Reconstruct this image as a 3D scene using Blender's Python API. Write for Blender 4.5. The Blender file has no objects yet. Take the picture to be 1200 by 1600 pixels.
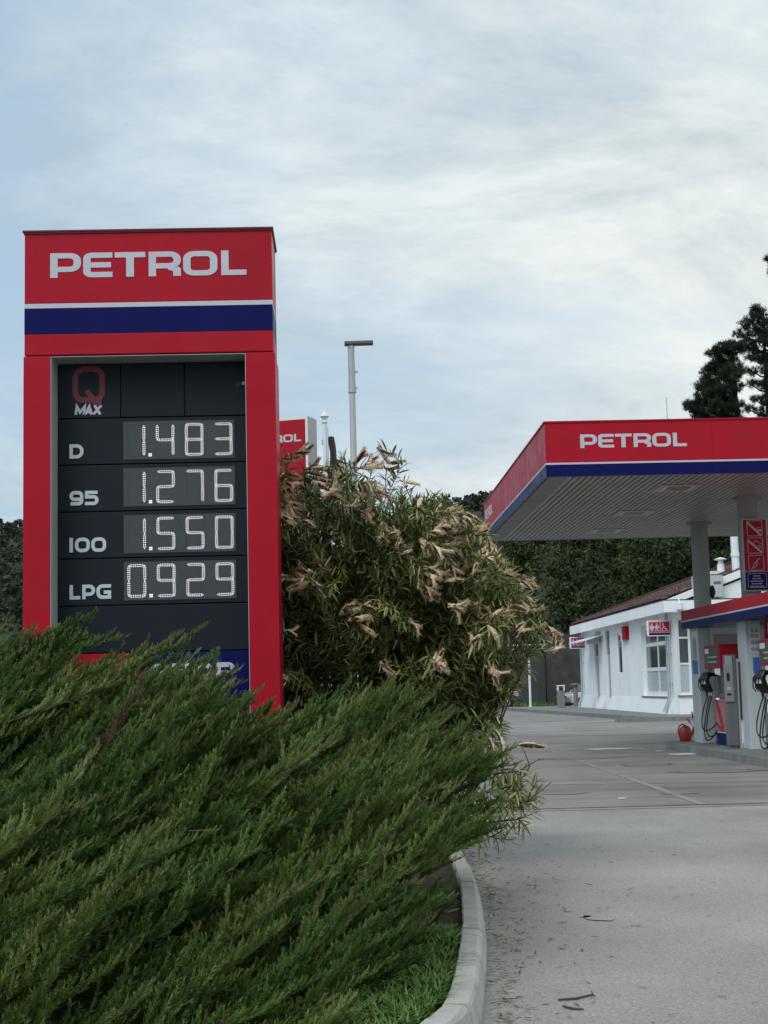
import bpy, math, random
import numpy as np
from mathutils import Vector, Matrix
S = bpy.context.scene
COL = S.collection
rad = math.radians
rnd = random.Random(7)
NP = np.random.RandomState(11)

# ------------------------------------------------------------------ camera
FPX, CX, CY = 2404.0, 600.0, 800.0          # 52 mm equivalent lens, 1200 x 1600 photograph
EYE = Vector((0.0, 0.0, 1.5))
YAW, PITCH, ROLL = rad(1.515), rad(6.49), 0.024
_F = Vector((math.sin(YAW)*math.cos(PITCH), math.cos(YAW)*math.cos(PITCH), math.sin(PITCH)))
_R0 = Vector((math.cos(YAW), -math.sin(YAW), 0))
_U0 = _R0.cross(_F)
_R = (_R0 - ROLL*_U0).normalized()
_U = _R.cross(_F)
cam_d = bpy.data.cameras.new('camera'); cam = bpy.data.objects.new('camera', cam_d); COL.objects.link(cam)
cam.matrix_world = Matrix(((_R.x, _U.x, -_F.x, EYE.x), (_R.y, _U.y, -_F.y, EYE.y), (_R.z, _U.z, -_F.z, EYE.z), (0, 0, 0, 1)))
cam_d.sensor_fit = 'HORIZONTAL'; cam_d.sensor_width = 36.0; cam_d.lens = 36.0*FPX/1200.0
cam_d.clip_start = 0.1; cam_d.clip_end = 6000
S.camera = cam
def ray(px, py): return _F + _R*((px-CX)/FPX) + _U*((CY-py)/FPX)
def at(px, py, Y):
    d = ray(px, py); return EYE + d*(Y/d.y)
def atz(px, py, z):
    d = ray(px, py); return EYE + d*((z-EYE.z)/d.z)
def atx(px, py, X):
    d = ray(px, py); return EYE + d*(X/d.x)
def proj(p):
    q = Vector(p)-EYE; w = q.dot(_F); return (CX+FPX*q.dot(_R)/w, CY-FPX*q.dot(_U)/w)

# ------------------------------------------------------------------ light
SUN_EL, SUN_AZ = 48.0, -142.0                 # azimuth from +Y towards +X, set behind left for soft fill
S.view_settings.view_transform = 'Standard'; S.view_settings.look = 'None'
S.view_settings.exposure = 0.48; S.view_settings.gamma = 1.0
W = bpy.data.worlds.new('World'); S.world = W; W.use_nodes = True
nt = W.node_tree; nt.nodes.clear()
def N(t, tp, **kw):
    n = t.nodes.new(tp)
    for k, v in kw.items(): setattr(n, k, v)
    return n
def L(t, a, b): t.links.new(a, b)
def math_n(t, op, a, b=None):
    n = N(t, 'ShaderNodeMath', operation=op)
    for i, q in enumerate((a, b)):
        if q is None: continue
        if isinstance(q, (int, float)): n.inputs[i].default_value = q
        else: L(t, q, n.inputs[i])
    return n.outputs[0]
sky = N(nt, 'ShaderNodeTexSky', sky_type='NISHITA'); sky.sun_disc = False
sky.sun_elevation = rad(SUN_EL); sky.sun_rotation = rad(SUN_AZ); sky.altitude = 100; sky.dust_density = 1.2
tc = N(nt, 'ShaderNodeTexCoord'); sx = N(nt, 'ShaderNodeSeparateXYZ'); L(nt, tc.outputs['Generated'], sx.inputs[0])
zz = math_n(nt, 'ADD', math_n(nt, 'MAXIMUM', sx.outputs[2], 0.0), 0.40)
cb = N(nt, 'ShaderNodeCombineXYZ')
L(nt, math_n(nt, 'DIVIDE', sx.outputs[0], zz), cb.inputs[0]); L(nt, math_n(nt, 'DIVIDE', sx.outputs[1], zz), cb.inputs[1])
def wnoise(scale, rot, sc, det, rough, dist, off):
    mp = N(nt, 'ShaderNodeMapping'); mp.inputs['Rotation'].default_value = (0, 0, rad(rot)); mp.inputs['Scale'].default_value = sc
    mp.inputs['Location'].default_value = off
    L(nt, cb.outputs[0], mp.inputs[0])
    n = N(nt, 'ShaderNodeTexNoise'); n.inputs['Scale'].default_value = scale; n.inputs['Detail'].default_value = det
    n.inputs['Roughness'].default_value = rough; n.inputs['Distortion'].default_value = dist
    L(nt, mp.outputs[0], n.inputs['Vector']); return n.outputs[0]
n1 = wnoise(2.1, -50, (0.60, 1.2, 1), 10, 0.60, 0.25, (3.1, 1.7, 0))
n2 = wnoise(7.5, -40, (0.75, 1.2, 1), 9, 0.66, 0.3, (7.7, 4.2, 0))
mixn = math_n(nt, 'ADD', math_n(nt, 'MULTIPLY', n1, 0.72), math_n(nt, 'MULTIPLY', n2, 0.28))
side = math_n(nt, 'MULTIPLY', sx.outputs[0], 0.33)          # the cloud deck is thicker to the right
mixn = math_n(nt, 'ADD', mixn, side)
rp = N(nt, 'ShaderNodeValToRGB'); L(nt, mixn, rp.inputs[0])
e = rp.color_ramp.elements; e[0].position = 0.34; e[0].color = (0.0, 0.0, 0.0, 1); e[1].position = 0.61; e[1].color = (1, 1, 1, 1)
# tone of the cloud itself
n3 = wnoise(4.2, -45, (0.65, 1.2, 1), 10, 0.66, 0.3, (1.3, 9.2, 0))
rc = N(nt, 'ShaderNodeValToRGB'); L(nt, math_n(nt, 'ADD', n3, math_n(nt, 'MULTIPLY', sx.outputs[0], 0.25)), rc.inputs[0])
c = rc.color_ramp.elements; c[0].position = 0.39; c[0].color = (0.35, 0.42, 0.47, 1); c[1].position = 0.62; c[1].color = (0.585, 0.637, 0.645, 1)
cm = N(nt, 'ShaderNodeMix', data_type='RGBA', blend_type='MULTIPLY'); cm.inputs[0].default_value = 1
L(nt, rc.outputs[0], cm.inputs[6]); cm.inputs[7].default_value = (10.0, 10.0, 10.0, 1)
bl = N(nt, 'ShaderNodeMix', data_type='RGBA'); bl.inputs[0].default_value = 0.86
L(nt, sky.outputs[0], bl.inputs[6]); bl.inputs[7].default_value = (3.2, 4.4, 5.55, 1)      # thin veil over the blue
mx = N(nt, 'ShaderNodeMix', data_type='RGBA'); L(nt, rp.outputs[0], mx.inputs[0])
L(nt, bl.outputs[2], mx.inputs[6]); L(nt, cm.outputs[2], mx.inputs[7])
# the brightest part of the overcast lies low to the right
gd = N(nt, 'ShaderNodeVectorMath', operation='DOT_PRODUCT'); L(nt, tc.outputs['Generated'], gd.inputs[0]); gd.inputs[1].default_value = (0.235, 0.951, 0.20)
gl = math_n(nt, 'MULTIPLY', math_n(nt, 'POWER', math_n(nt, 'MAXIMUM', gd.outputs['Value'], 0.0), 45.0), 0.20)
gm = N(nt, 'ShaderNodeMix', data_type='RGBA'); L(nt, gl, gm.inputs[0]); L(nt, mx.outputs[2], gm.inputs[6]); gm.inputs[7].default_value = (7.8, 7.55, 6.7, 1)
bg = N(nt, 'ShaderNodeBackground'); bg.inputs[1].default_value = 0.1; L(nt, gm.outputs[2], bg.inputs[0])
wo = N(nt, 'ShaderNodeOutputWorld'); L(nt, bg.outputs[0], wo.inputs[0])
sd = bpy.data.lights.new('fill_sun', 'SUN'); sd.energy = 1.35; sd.angle = rad(40); sd.color = (1.0, 0.965, 0.92)  # wide soft fill added to brighten the walls and sign faces
fill_sun = bpy.data.objects.new('fill_sun', sd); COL.objects.link(fill_sun)
_sv = Vector((math.sin(rad(SUN_AZ))*math.cos(rad(SUN_EL)), math.cos(rad(SUN_AZ))*math.cos(rad(SUN_EL)), math.sin(rad(SUN_EL))))
fill_sun.rotation_euler = _sv.to_track_quat('Z', 'Y').to_euler(); fill_sun.location = _sv*50

# ------------------------------------------------------------------ materials
M = {}
def mat(name, col, rough=0.6, metal=0.0, var=0.0, vscale=3.0, bump=0.0, bscale=60.0, spec=0.5, dirt=None, dscale=1.2, tint=None, coat=0.0, emit=None, estr=0.0, trans=0.0):
    m = bpy.data.materials.new(name); m.use_nodes = True; t = m.node_tree
    b = t.nodes['Principled BSDF']
    b.inputs['Base Color'].default_value = (*col, 1); b.inputs['Roughness'].default_value = rough; b.inputs['Metallic'].default_value = metal
    b.inputs['Specular IOR Level'].default_value = spec
    if coat: b.inputs['Coat Weight'].default_value = coat
    tcn = N(t, 'ShaderNodeTexCoord'); src = None
    if var or dirt:
        n = N(t, 'ShaderNodeTexNoise'); n.inputs['Scale'].default_value = vscale; n.inputs['Detail'].default_value = 8; n.inputs['Roughness'].default_value = 0.65
        L(t, tcn.outputs['Object'], n.inputs['Vector'])
        r = N(t, 'ShaderNodeMapRange'); r.inputs[1].default_value = 0.25; r.inputs[2].default_value = 0.75; r.inputs[3].default_value = 1-var; r.inputs[4].default_value = 1+var
        L(t, n.outputs[0], r.inputs[0])
        mm = N(t, 'ShaderNodeMix', data_type='RGBA', blend_type='MULTIPLY'); mm.inputs[0].default_value = 1; mm.inputs[6].default_value = (*col, 1)
        L(t, r.outputs[0], mm.inputs[7]); src = mm.outputs[2]
        rr = N(t, 'ShaderNodeMapRange'); rr.inputs[1].default_value = 0.3; rr.inputs[2].default_value = 0.7; rr.inputs[3].default_value = max(.03, rough-.10); rr.inputs[4].default_value = min(1, rough+.10)
        L(t, n.outputs[0], rr.inputs[0]); L(t, rr.outputs[0], b.inputs['Roughness'])
    if dirt:
        n = N(t, 'ShaderNodeTexNoise'); n.inputs['Scale'].default_value = dscale; n.inputs['Detail'].default_value = 10; n.inputs['Roughness'].default_value = 0.7
        mp = N(t, 'ShaderNodeMapping'); mp.inputs['Scale'].default_value = (1, 1, 0.35); L(t, tcn.outputs['Object'], mp.inputs[0]); L(t, mp.outputs[0], n.inputs['Vector'])
        r = N(t, 'ShaderNodeMapRange'); r.inputs[1].default_value = 0.5; r.inputs[2].default_value = 0.75; r.inputs[3].default_value = 0; r.inputs[4].default_value = 0.6
        L(t, n.outputs[0], r.inputs[0])
        mm = N(t, 'ShaderNodeMix', data_type='RGBA'); L(t, r.outputs[0], mm.inputs[0]); L(t, src, mm.inputs[6]); mm.inputs[7].default_value = (*dirt, 1); src = mm.outputs[2]
    if tint:                                        # per-leaf hue from the mesh attribute «tint»: 0 first colour, 1 second colour
        a = N(t, 'ShaderNodeAttribute', attribute_name='tint')
        mm = N(t, 'ShaderNodeMix', data_type='RGBA'); L(t, a.outputs['Fac'], mm.inputs[0])
        mm.inputs[6].default_value = (*col, 1); mm.inputs[7].default_value = (*tint, 1); src = mm.outputs[2]
    if src is not None: L(t, src, b.inputs['Base Color'])
    if bump:
        n = N(t, 'ShaderNodeTexNoise'); n.inputs['Scale'].default_value = bscale; n.inputs['Detail'].default_value = 4
        L(t, tcn.outputs['Object'], n.inputs['Vector'])
        bp = N(t, 'ShaderNodeBump'); bp.inputs['Strength'].default_value = bump; bp.inputs['Distance'].default_value = 0.01
        L(t, n.outputs[0], bp.inputs['Height']); L(t, bp.outputs[0], b.inputs['Normal'])
    if emit: b.inputs['Emission Color'].default_value = (*emit, 1); b.inputs['Emission Strength'].default_value = estr
    if trans: b.inputs['Transmission Weight'].default_value = trans
    M[name] = m; return m
mat('red', (0.40, 0.007, 0.022), 0.42, spec=0.16, var=0.10, vscale=2, bump=0.08, bscale=3, dirt=(0.24, 0.022, 0.03), dscale=1.6)
mat('red_dark', (0.13, 0.008, 0.014), 0.45, var=0.1)
mat('red_gloss', (0.46, 0.012, 0.016), 0.16, var=0.05, coat=0.4)
mat('red_can', (0.30, 0.022, 0.018), 0.4, var=0.12, vscale=9, bump=0.1, bscale=30)
mat('blue', (0.005, 0.007, 0.085), 0.42, var=0.08, spec=0.10)
mat('blue_sticker', (0.03, 0.13, 0.38), 0.45, var=0.1)
mat('letter', (0.52, 0.525, 0.59), 0.45, var=0.04)
mat('letter_sil', (0.56, 0.60, 0.65), 0.4, var=0.05)
mat('panel', (0.0105, 0.0155, 0.0225), 0.5, spec=0.2, var=0.12, vscale=1.5, bump=0.03, bscale=40)
mat('panel_edge', (0.003, 0.003, 0.004), 0.7)
mat('display', (0.050, 0.056, 0.060), 0.22, var=0.1, vscale=2)
mat('led_off', (0.014, 0.014, 0.014), 0.5)
mat('led_on', (0.9, 0.9, 0.9), 0.5, emit=(1.0, 0.90, 0.93), estr=0.72)
mat('q_red', (0.16, 0.016, 0.022), 0.5, var=0.1)
mat('trim', (0.40, 0.43, 0.42), 0.5, var=0.08, vscale=2, dirt=(0.25, 0.27, 0.25))
mat('white', (0.74, 0.77, 0.78), 0.55, var=0.05, dirt=(0.46, 0.48, 0.47), dscale=0.5)
mat('wall_white', (0.84, 0.87, 0.875), 0.75, var=0.05, vscale=0.7, bump=0.12, bscale=25, dirt=(0.68, 0.70, 0.69), dscale=0.9)
mat('pillar', (0.46, 0.51, 0.51), 0.55, var=0.06, vscale=2, dirt=(0.30, 0.33, 0.32))
mat('column', (0.36, 0.39, 0.375), 0.8, var=0.1, vscale=2, bump=0.1, bscale=30, dirt=(0.17, 0.18, 0.165))
mat('soffit', (0.37, 0.385, 0.37), 0.5, var=0.14, vscale=0.6)
mat('soffit_gap', (0.012, 0.012, 0.012), 0.9)
mat('soffit_edge', (0.30, 0.32, 0.29), 0.7, var=0.2, vscale=1.2, dirt=(0.14, 0.15, 0.13))
mat('galv', (0.40, 0.43, 0.44), 0.45, 0.3, var=0.12, vscale=4)
mat('lamp_grey', (0.46, 0.49, 0.48), 0.5, 0.2, var=0.1)
mat('lamp_brown', (0.12, 0.105, 0.095), 0.55, var=0.15)
mat('grey_dark', (0.035, 0.037, 0.040), 0.5, var=0.15)
mat('grey_mid', (0.13, 0.135, 0.14), 0.45, var=0.12)
mat('silver', (0.36, 0.37, 0.37), 0.38, 0.5, var=0.08)
mat('black', (0.008, 0.008, 0.009), 0.45)
mat('rubber', (0.006, 0.006, 0.007), 0.35)
mat('black_gloss', (0.008, 0.008, 0.009), 0.12)
mat('chrome', (0.6, 0.6, 0.6), 0.2, 1.0)
mat('glass_dark', (0.035, 0.042, 0.042), 0.05, var=0.5, vscale=1.6, spec=0.8)
mat('glass_red_reflect', (0.030, 0.010, 0.013), 0.07, var=0.4, vscale=1.2, spec=0.6)  # dark glass with a red reflection painted into its base colour
mat('glass_frost', (0.40, 0.48, 0.50), 0.35, var=0.06)
mat('glass_car', (0.02, 0.025, 0.028), 0.05, spec=0.8)
mat('head_glass', (0.10, 0.105, 0.092), 0.12, var=0.35, vscale=5)
mat('oil', (0.195, 0.187, 0.175), 0.7, var=0.15, vscale=4)
mat('yellow', (0.45, 0.36, 0.05), 0.5)
mat('paper', (0.62, 0.66, 0.68), 0.6, var=0.05)
mat('car_paint', (0.50, 0.58, 0.64), 0.22, var=0.03, coat=0.5)
mat('tyre', (0.012, 0.012, 0.013), 0.85, var=0.2)
mat('wood', (0.05, 0.035, 0.025), 0.8, var=0.3)
mat('bark', (0.055, 0.042, 0.033), 0.9, var=0.35, vscale=5, bump=0.6, bscale=12)
mat('bark_dark', (0.022, 0.018, 0.015), 0.95, var=0.3, vscale=4)
mat('twig', (0.12, 0.098, 0.072), 0.85, var=0.3, vscale=12)
mat('stem', (0.060, 0.050, 0.030), 0.8, var=0.3, vscale=12)
mat('juniper', (0.018, 0.048, 0.007), 0.55, tint=(0.175, 0.235, 0.055), spec=0.25)
mat('oleander', (0.056, 0.088, 0.024), 0.42, tint=(0.41, 0.43, 0.135), spec=0.6)
mat('fluff', (0.45, 0.32, 0.185), 0.95, tint=(0.80, 0.66, 0.46), spec=0.1)
mat('husk', (0.042, 0.020, 0.013), 0.7, var=0.3, vscale=20)
mat('dead_leaf', (0.105, 0.070, 0.042), 0.8, tint=(0.42, 0.35, 0.26), spec=0.2)
mat('grass', (0.040, 0.095, 0.016), 0.55, tint=(0.14, 0.25, 0.05), spec=0.4)
mat('pine', (0.008, 0.016, 0.008), 0.65, tint=(0.030, 0.046, 0.020), spec=0.25)
mat('forest', (0.027, 0.042, 0.019), 0.8, tint=(0.078, 0.105, 0.045), spec=0.1)
mat('forest_far', (0.034, 0.046, 0.034), 0.9, tint=(0.078, 0.095, 0.066), spec=0.05)
mat('kerb', (0.42, 0.43, 0.395), 0.88, var=0.22, vscale=5, bump=0.5, bscale=70, dirt=(0.20, 0.20, 0.165), dscale=4)
mat('kerb_far', (0.185, 0.19, 0.18), 0.85, var=0.3, vscale=2.5, bump=0.3, bscale=40, dirt=(0.09, 0.09, 0.085), dscale=2)
mat('pave', (0.20, 0.20, 0.19), 0.85, var=0.18, vscale=1.5, bump=0.2, bscale=40)
mat('soil', (0.040, 0.032, 0.022), 0.95, var=0.5, vscale=9, bump=1.0, bscale=30)
mat('earth', (0.035, 0.045, 0.02), 0.95, var=0.4, vscale=0.4)
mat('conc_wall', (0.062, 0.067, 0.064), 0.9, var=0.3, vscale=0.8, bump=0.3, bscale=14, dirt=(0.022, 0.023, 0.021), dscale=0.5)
mat('rough_wall', (0.040, 0.041, 0.036), 0.95, var=0.6, vscale=1.6, bump=0.8, bscale=4)
mat('stone', (0.21, 0.20, 0.185), 0.9, var=0.25, vscale=6, bump=0.5, bscale=25)
mat('line_pale', (0.258, 0.245, 0.226), 0.85, var=0.3, vscale=3)
mat('line_white', (0.75, 0.76, 0.75), 0.8, var=0.2, vscale=4)
mat('joint', (0.035, 0.034, 0.033), 0.9, var=0.3)
mat('stain', (0.345, 0.325, 0.275), 0.9, var=0.2, vscale=8)
def ground_mat(name, base, lo, hi, agg, aggscale, streak, rough):
    m = bpy.data.materials.new(name); m.use_nodes = True; t = m.node_tree; b = t.nodes['Principled BSDF']
    tcn = N(t, 'ShaderNodeTexCoord')
    def nz(scale, det=6, sc=(1, 1, 1), r=0.6):
        mp = N(t, 'ShaderNodeMapping'); mp.inputs['Scale'].default_value = sc; L(t, tcn.outputs['Object'], mp.inputs[0])
        n = N(t, 'ShaderNodeTexNoise'); n.inputs['Scale'].default_value = scale; n.inputs['Detail'].default_value = det; n.inputs['Roughness'].default_value = r
        L(t, mp.outputs[0], n.inputs['Vector']); return n.outputs[0]
    def mr(x, a, b_, c_, d_):
        r = N(t, 'ShaderNodeMapRange'); r.inputs[1].default_value = a; r.inputs[2].default_value = b_; r.inputs[3].default_value = c_; r.inputs[4].default_value = d_
        L(t, x, r.inputs[0]); return r.outputs[0]
    big = mr(nz(0.35, 7), 0.3, 0.7, lo, hi)
    st = mr(nz(0.5, 6, streak), 0.42, 0.72, 1.06, 0.70)
    vo = N(t, 'ShaderNodeTexVoronoi'); vo.inputs['Scale'].default_value = aggscale; L(t, tcn.outputs['Object'], vo.inputs['Vector'])
    ag = mr(vo.outputs['Color'], 0.0, 1.0, 1-agg, 1+agg)
    sp = mr(nz(aggscale*0.35, 3), 0.35, 0.65, 1-agg*0.5, 1+agg*0.5)
    f = math_n(t, 'MULTIPLY', math_n(t, 'MULTIPLY', big, st), math_n(t, 'MULTIPLY', ag, sp))
    mm = N(t, 'ShaderNodeMix', data_type='RGBA', blend_type='MULTIPLY'); mm.inputs[0].default_value = 1; mm.inputs[6].default_value = (*base, 1); L(t, f, mm.inputs[7])
    L(t, mm.outputs[2], b.inputs['Base Color'])
    L(t, mr(nz(0.8, 5), 0.3, 0.7, rough-0.08, rough+0.1), b.inputs['Roughness'])
    bp = N(t, 'ShaderNodeBump'); bp.inputs['Strength'].default_value = 0.35; bp.inputs['Distance'].default_value = 0.004
    L(t, vo.outputs['Distance'], bp.inputs['Height']); L(t, bp.outputs[0], b.inputs['Normal']); b.inputs['Specular IOR Level'].default_value = 0.35
    M[name] = m
def juniper_mat():
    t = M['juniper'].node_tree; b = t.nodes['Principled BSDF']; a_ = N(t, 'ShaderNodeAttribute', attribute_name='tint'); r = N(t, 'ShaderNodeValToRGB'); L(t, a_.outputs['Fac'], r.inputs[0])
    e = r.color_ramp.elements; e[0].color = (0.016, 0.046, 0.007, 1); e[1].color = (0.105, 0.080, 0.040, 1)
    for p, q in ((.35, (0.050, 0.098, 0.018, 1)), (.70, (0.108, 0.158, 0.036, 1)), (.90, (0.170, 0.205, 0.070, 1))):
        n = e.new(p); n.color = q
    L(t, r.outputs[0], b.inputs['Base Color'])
juniper_mat()
ground_mat('asphalt', (0.325, 0.306, 0.284), 0.80, 1.18, 0.28, 120, (1.0, 0.25, 1), 0.72)
ground_mat('concrete', (0.245, 0.229, 0.208), 0.70, 1.28, 0.10, 60, (0.25, 2.0, 1), 0.70)
def tile_mat():
    m = bpy.data.materials.new('tile'); m.use_nodes = True; t = m.node_tree; b = t.nodes['Principled BSDF']
    a = N(t, 'ShaderNodeAttribute', attribute_name='tint')
    r = N(t, 'ShaderNodeValToRGB'); L(t, a.outputs['Fac'], r.inputs[0])
    e = r.color_ramp.elements; e[0].color = (0.045, 0.028, 0.024, 1); e[1].color = (0.19, 0.095, 0.07, 1)
    L(t, r.outputs[0], b.inputs['Base Color']); b.inputs['Roughness'].default_value = 0.9
    M['tile'] = m
tile_mat()

# ------------------------------------------------------------------ builders
def tag(o, label, cat, group=None):
    o['label'] = label; o['category'] = cat
    if group: o['group'] = group
    return o
def thing(name, label, cat, loc=(0, 0, 0), rz=0.0, group=None):
    o = bpy.data.objects.new(name, None); COL.objects.link(o); o.empty_display_size = 0.2
    o.location = loc; o.rotation_euler = (0, 0, rz); return tag(o, label, cat, group)
def arc_round(pts, closed, seg=6):
    """pts: (u, v, radius); replaces corners by arcs"""
    out = []; n = len(pts)
    for i, p in enumerate(pts):
        r = p[2] if len(p) > 2 else 0
        if r <= 0 or (not closed and i in (0, n-1)): out.append((p[0], p[1])); continue
        a, b = pts[i-1], pts[(i+1) % n]
        P = Vector((p[0], p[1])); A = Vector((a[0], a[1]))-P; B = Vector((b[0], b[1]))-P
        la, lb = A.length, B.length; A.normalize(); B.normalize()
        ang = A.angle(B); d = min(r/math.tan(ang/2), la*0.5, lb*0.5); rr = d*math.tan(ang/2)
        c = P+(A+B).normalized()*(rr/math.sin(ang/2)); s = P+A*d-c; e_ = P+B*d-c
        a0 = math.atan2(s.y, s.x); a1 = math.atan2(e_.y, e_.x); da = (a1-a0+math.pi) % (2*math.pi)-math.pi
        for k in range(seg+1):
            t = a0+da*k/seg; out.append((c.x+rr*math.cos(t), c.y+rr*math.sin(t)))
    return out
class MB:
    def __init__(s): s.v = []; s.f = []; s.m = []; s.T = None
    def add(s, vs, fs, m=0):
        b = len(s.v)
        s.v += [tuple(s.T @ Vector(p)) if s.T else tuple(p) for p in vs]
        s.f += [tuple(i+b for i in f) for f in fs]; s.m += [m]*len(fs); return s
    def box(s, x0, x1, y0, y1, z0, z1, m=0):
        vs = [(x0, y0, z0), (x1, y0, z0), (x1, y1, z0), (x0, y1, z0), (x0, y0, z1), (x1, y0, z1), (x1, y1, z1), (x0, y1, z1)]
        return s.add(vs, [(0, 3, 2, 1), (4, 5, 6, 7), (0, 1, 5, 4), (1, 2, 6, 5), (2, 3, 7, 6), (3, 0, 4, 7)], m)
    def rbox(s, x0, x1, y0, y1, z0, z1, r, m=0, axis='z'):
        """box whose edges along one axis are rounded"""
        g = {'z': ((x0, x1), (y0, y1), (z0, z1)), 'y': ((x0, x1), (z0, z1), (y0, y1)), 'x': ((y0, y1), (z0, z1), (x0, x1))}[axis]
        (a0, a1), (b0, b1), (c0, c1) = g
        pl = arc_round([(a0, b0, r), (a1, b0, r), (a1, b1, r), (a0, b1, r)], True, 5)
        f = {'z': lambda a, b, c: (a, b, c), 'y': lambda a, b, c: (a, c, b), 'x': lambda a, b, c: (c, a, b)}[axis]
        return s.prism([f(a, b, c0) for a, b in pl], [f(a, b, c1) for a, b in pl], m)
    def prism(s, lo, hi, m=0, caps=True):
        n = len(lo); fs = [(i, (i+1) % n, n+(i+1) % n, n+i) for i in range(n)]
        if caps: fs += [tuple(range(n-1, -1, -1)), tuple(range(n, 2*n))]
        return s.add(list(lo)+list(hi), fs, m)
    def tube(s, pts, r, n=8, m=0, caps=True, closed=False):
        pts = [Vector(p) for p in pts]; k = len(pts); rs = r if isinstance(r, (list, tuple)) else [r]*k
        vs = []; fs = []; up = None
        for i, p in enumerate(pts):
            d = (pts[min(i+1, k-1)]-pts[max(i-1, 0)]).normalized()
            if up is None: up = Vector((0, 0, 1)) if abs(d.z) < 0.9 else Vector((1, 0, 0))
            a = d.cross(up).normalized(); up = a.cross(d).normalized()
            vs += [p+(a*math.cos(2*math.pi*j/n)+up*math.sin(2*math.pi*j/n))*rs[i] for j in range(n)]
        for i in range(k-1):
            fs += [(i*n+j, i*n+(j+1) % n, (i+1)*n+(j+1) % n, (i+1)*n+j) for j in range(n)]
        if caps: fs += [tuple(range(n-1, -1, -1)), tuple(range((k-1)*n, k*n))]
        return s.add(vs, fs, m)
    def lathe(s, prof, c=(0, 0, 0), n=20, m=0, axis='z'):
        vs = []; fs = []; k = len(prof)
        for r, h in prof:
            for j in range(n):
                a = 2*math.pi*j/n; p = (r*math.cos(a), r*math.sin(a), h)
                if axis == 'x': p = (p[2], p[0], p[1])
                if axis == 'y': p = (p[1], p[2], p[0])
                vs.append((c[0]+p[0], c[1]+p[1], c[2]+p[2]))
        for i in range(k-1):
            fs += [(i*n+j, i*n+(j+1) % n, (i+1)*n+(j+1) % n, (i+1)*n+j) for j in range(n)]
        fs += [tuple(range(n-1, -1, -1)), tuple(range((k-1)*n, k*n))]
        return s.add(vs, fs, m)
    def flat(s, poly, fr, d0, d1, m=0):
        """extrude a 2-D polygon on frame fr = (O, U, V, Nrm) from d0 to d1 along the normal"""
        O, U, V, Nn = fr
        lo = [O+U*a+V*b+Nn*d0 for a, b in poly]; hi = [O+U*a+V*b+Nn*d1 for a, b in poly]
        return s.prism(lo, hi, m)
    def ribbon(s, pts, t, fr, d0, d1, closed=False, m=0, seg=6):
        pts = arc_round(pts, closed, seg); q = [pts[0]]
        for p in pts[1:]:
            if abs(p[0]-q[-1][0])+abs(p[1]-q[-1][1]) > 1e-6: q.append(p)
        if closed and abs(q[0][0]-q[-1][0])+abs(q[0][1]-q[-1][1]) < 1e-6: q.pop()
        pts = [Vector(p) for p in q]; n = len(pts); O, U, V, Nn = fr; Lf = []; Rt = []
        for i, p in enumerate(pts):
            d1_ = (p-pts[i-1]).normalized() if (closed or i > 0) else (pts[1]-p).normalized()
            d2_ = (pts[(i+1) % n]-p).normalized() if (closed or i < n-1) else d1_
            n1_ = Vector((-d1_.y, d1_.x)); n2_ = Vector((-d2_.y, d2_.x)); mm = (n1_+n2_)
            if mm.length < 1e-6: mm = n1_
            mm.normalize(); k = (t/2)/max(0.35, mm.dot(n1_))
            Lf.append(p+mm*k); Rt.append(p-mm*k)
        c3 = lambda p, d: O+U*p.x+V*p.y+Nn*d
        vs = [c3(p, d1) for p in Lf]+[c3(p, d1) for p in Rt]+[c3(p, d0) for p in Lf]+[c3(p, d0) for p in Rt]; fs = []
        for i in range(n if closed else n-1):
            j = (i+1) % n
            fs += [(i, n+i, n+j, j), (i, j, 2*n+j, 2*n+i), (n+j, n+i, 3*n+i, 3*n+j)]
        if not closed: fs += [(0, 2*n, 3*n, n), (n-1, 2*n-1, 4*n-1, 3*n-1)]
        return s.add(vs, fs, m)
    def build(s, name, mats, parent=None, loc=None, smooth=False, bevel=0.0, rz=0.0, kind=None, tint=None):
        me = bpy.data.meshes.new(name); me.from_pydata(s.v, [], s.f); 
        for q in (mats if isinstance(mats, (list, tuple)) else [mats]): me.materials.append(M[q])
        me.polygons.foreach_set('material_index', s.m)
        if smooth: me.polygons.foreach_set('use_smooth', [True]*len(s.f))
        if tint is not None:
            at_ = me.attributes.new('tint', 'FLOAT', 'POINT'); at_.data.foreach_set('value', tint)
        me.update(); o = bpy.data.objects.new(name, me); COL.objects.link(o)
        if parent: o.parent = parent
        if loc is not None: o.location = loc
        if rz: o.rotation_euler = (0, 0, rz)
        if bevel:
            b = o.modifiers.new('bevel', 'BEVEL'); b.width = bevel; b.segments = 2; b.limit_method = 'ANGLE'; b.angle_limit = rad(40)
        if smooth:
            me.set_sharp_from_angle(angle=rad(38))
        if kind: o['kind'] = kind
        return o
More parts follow.
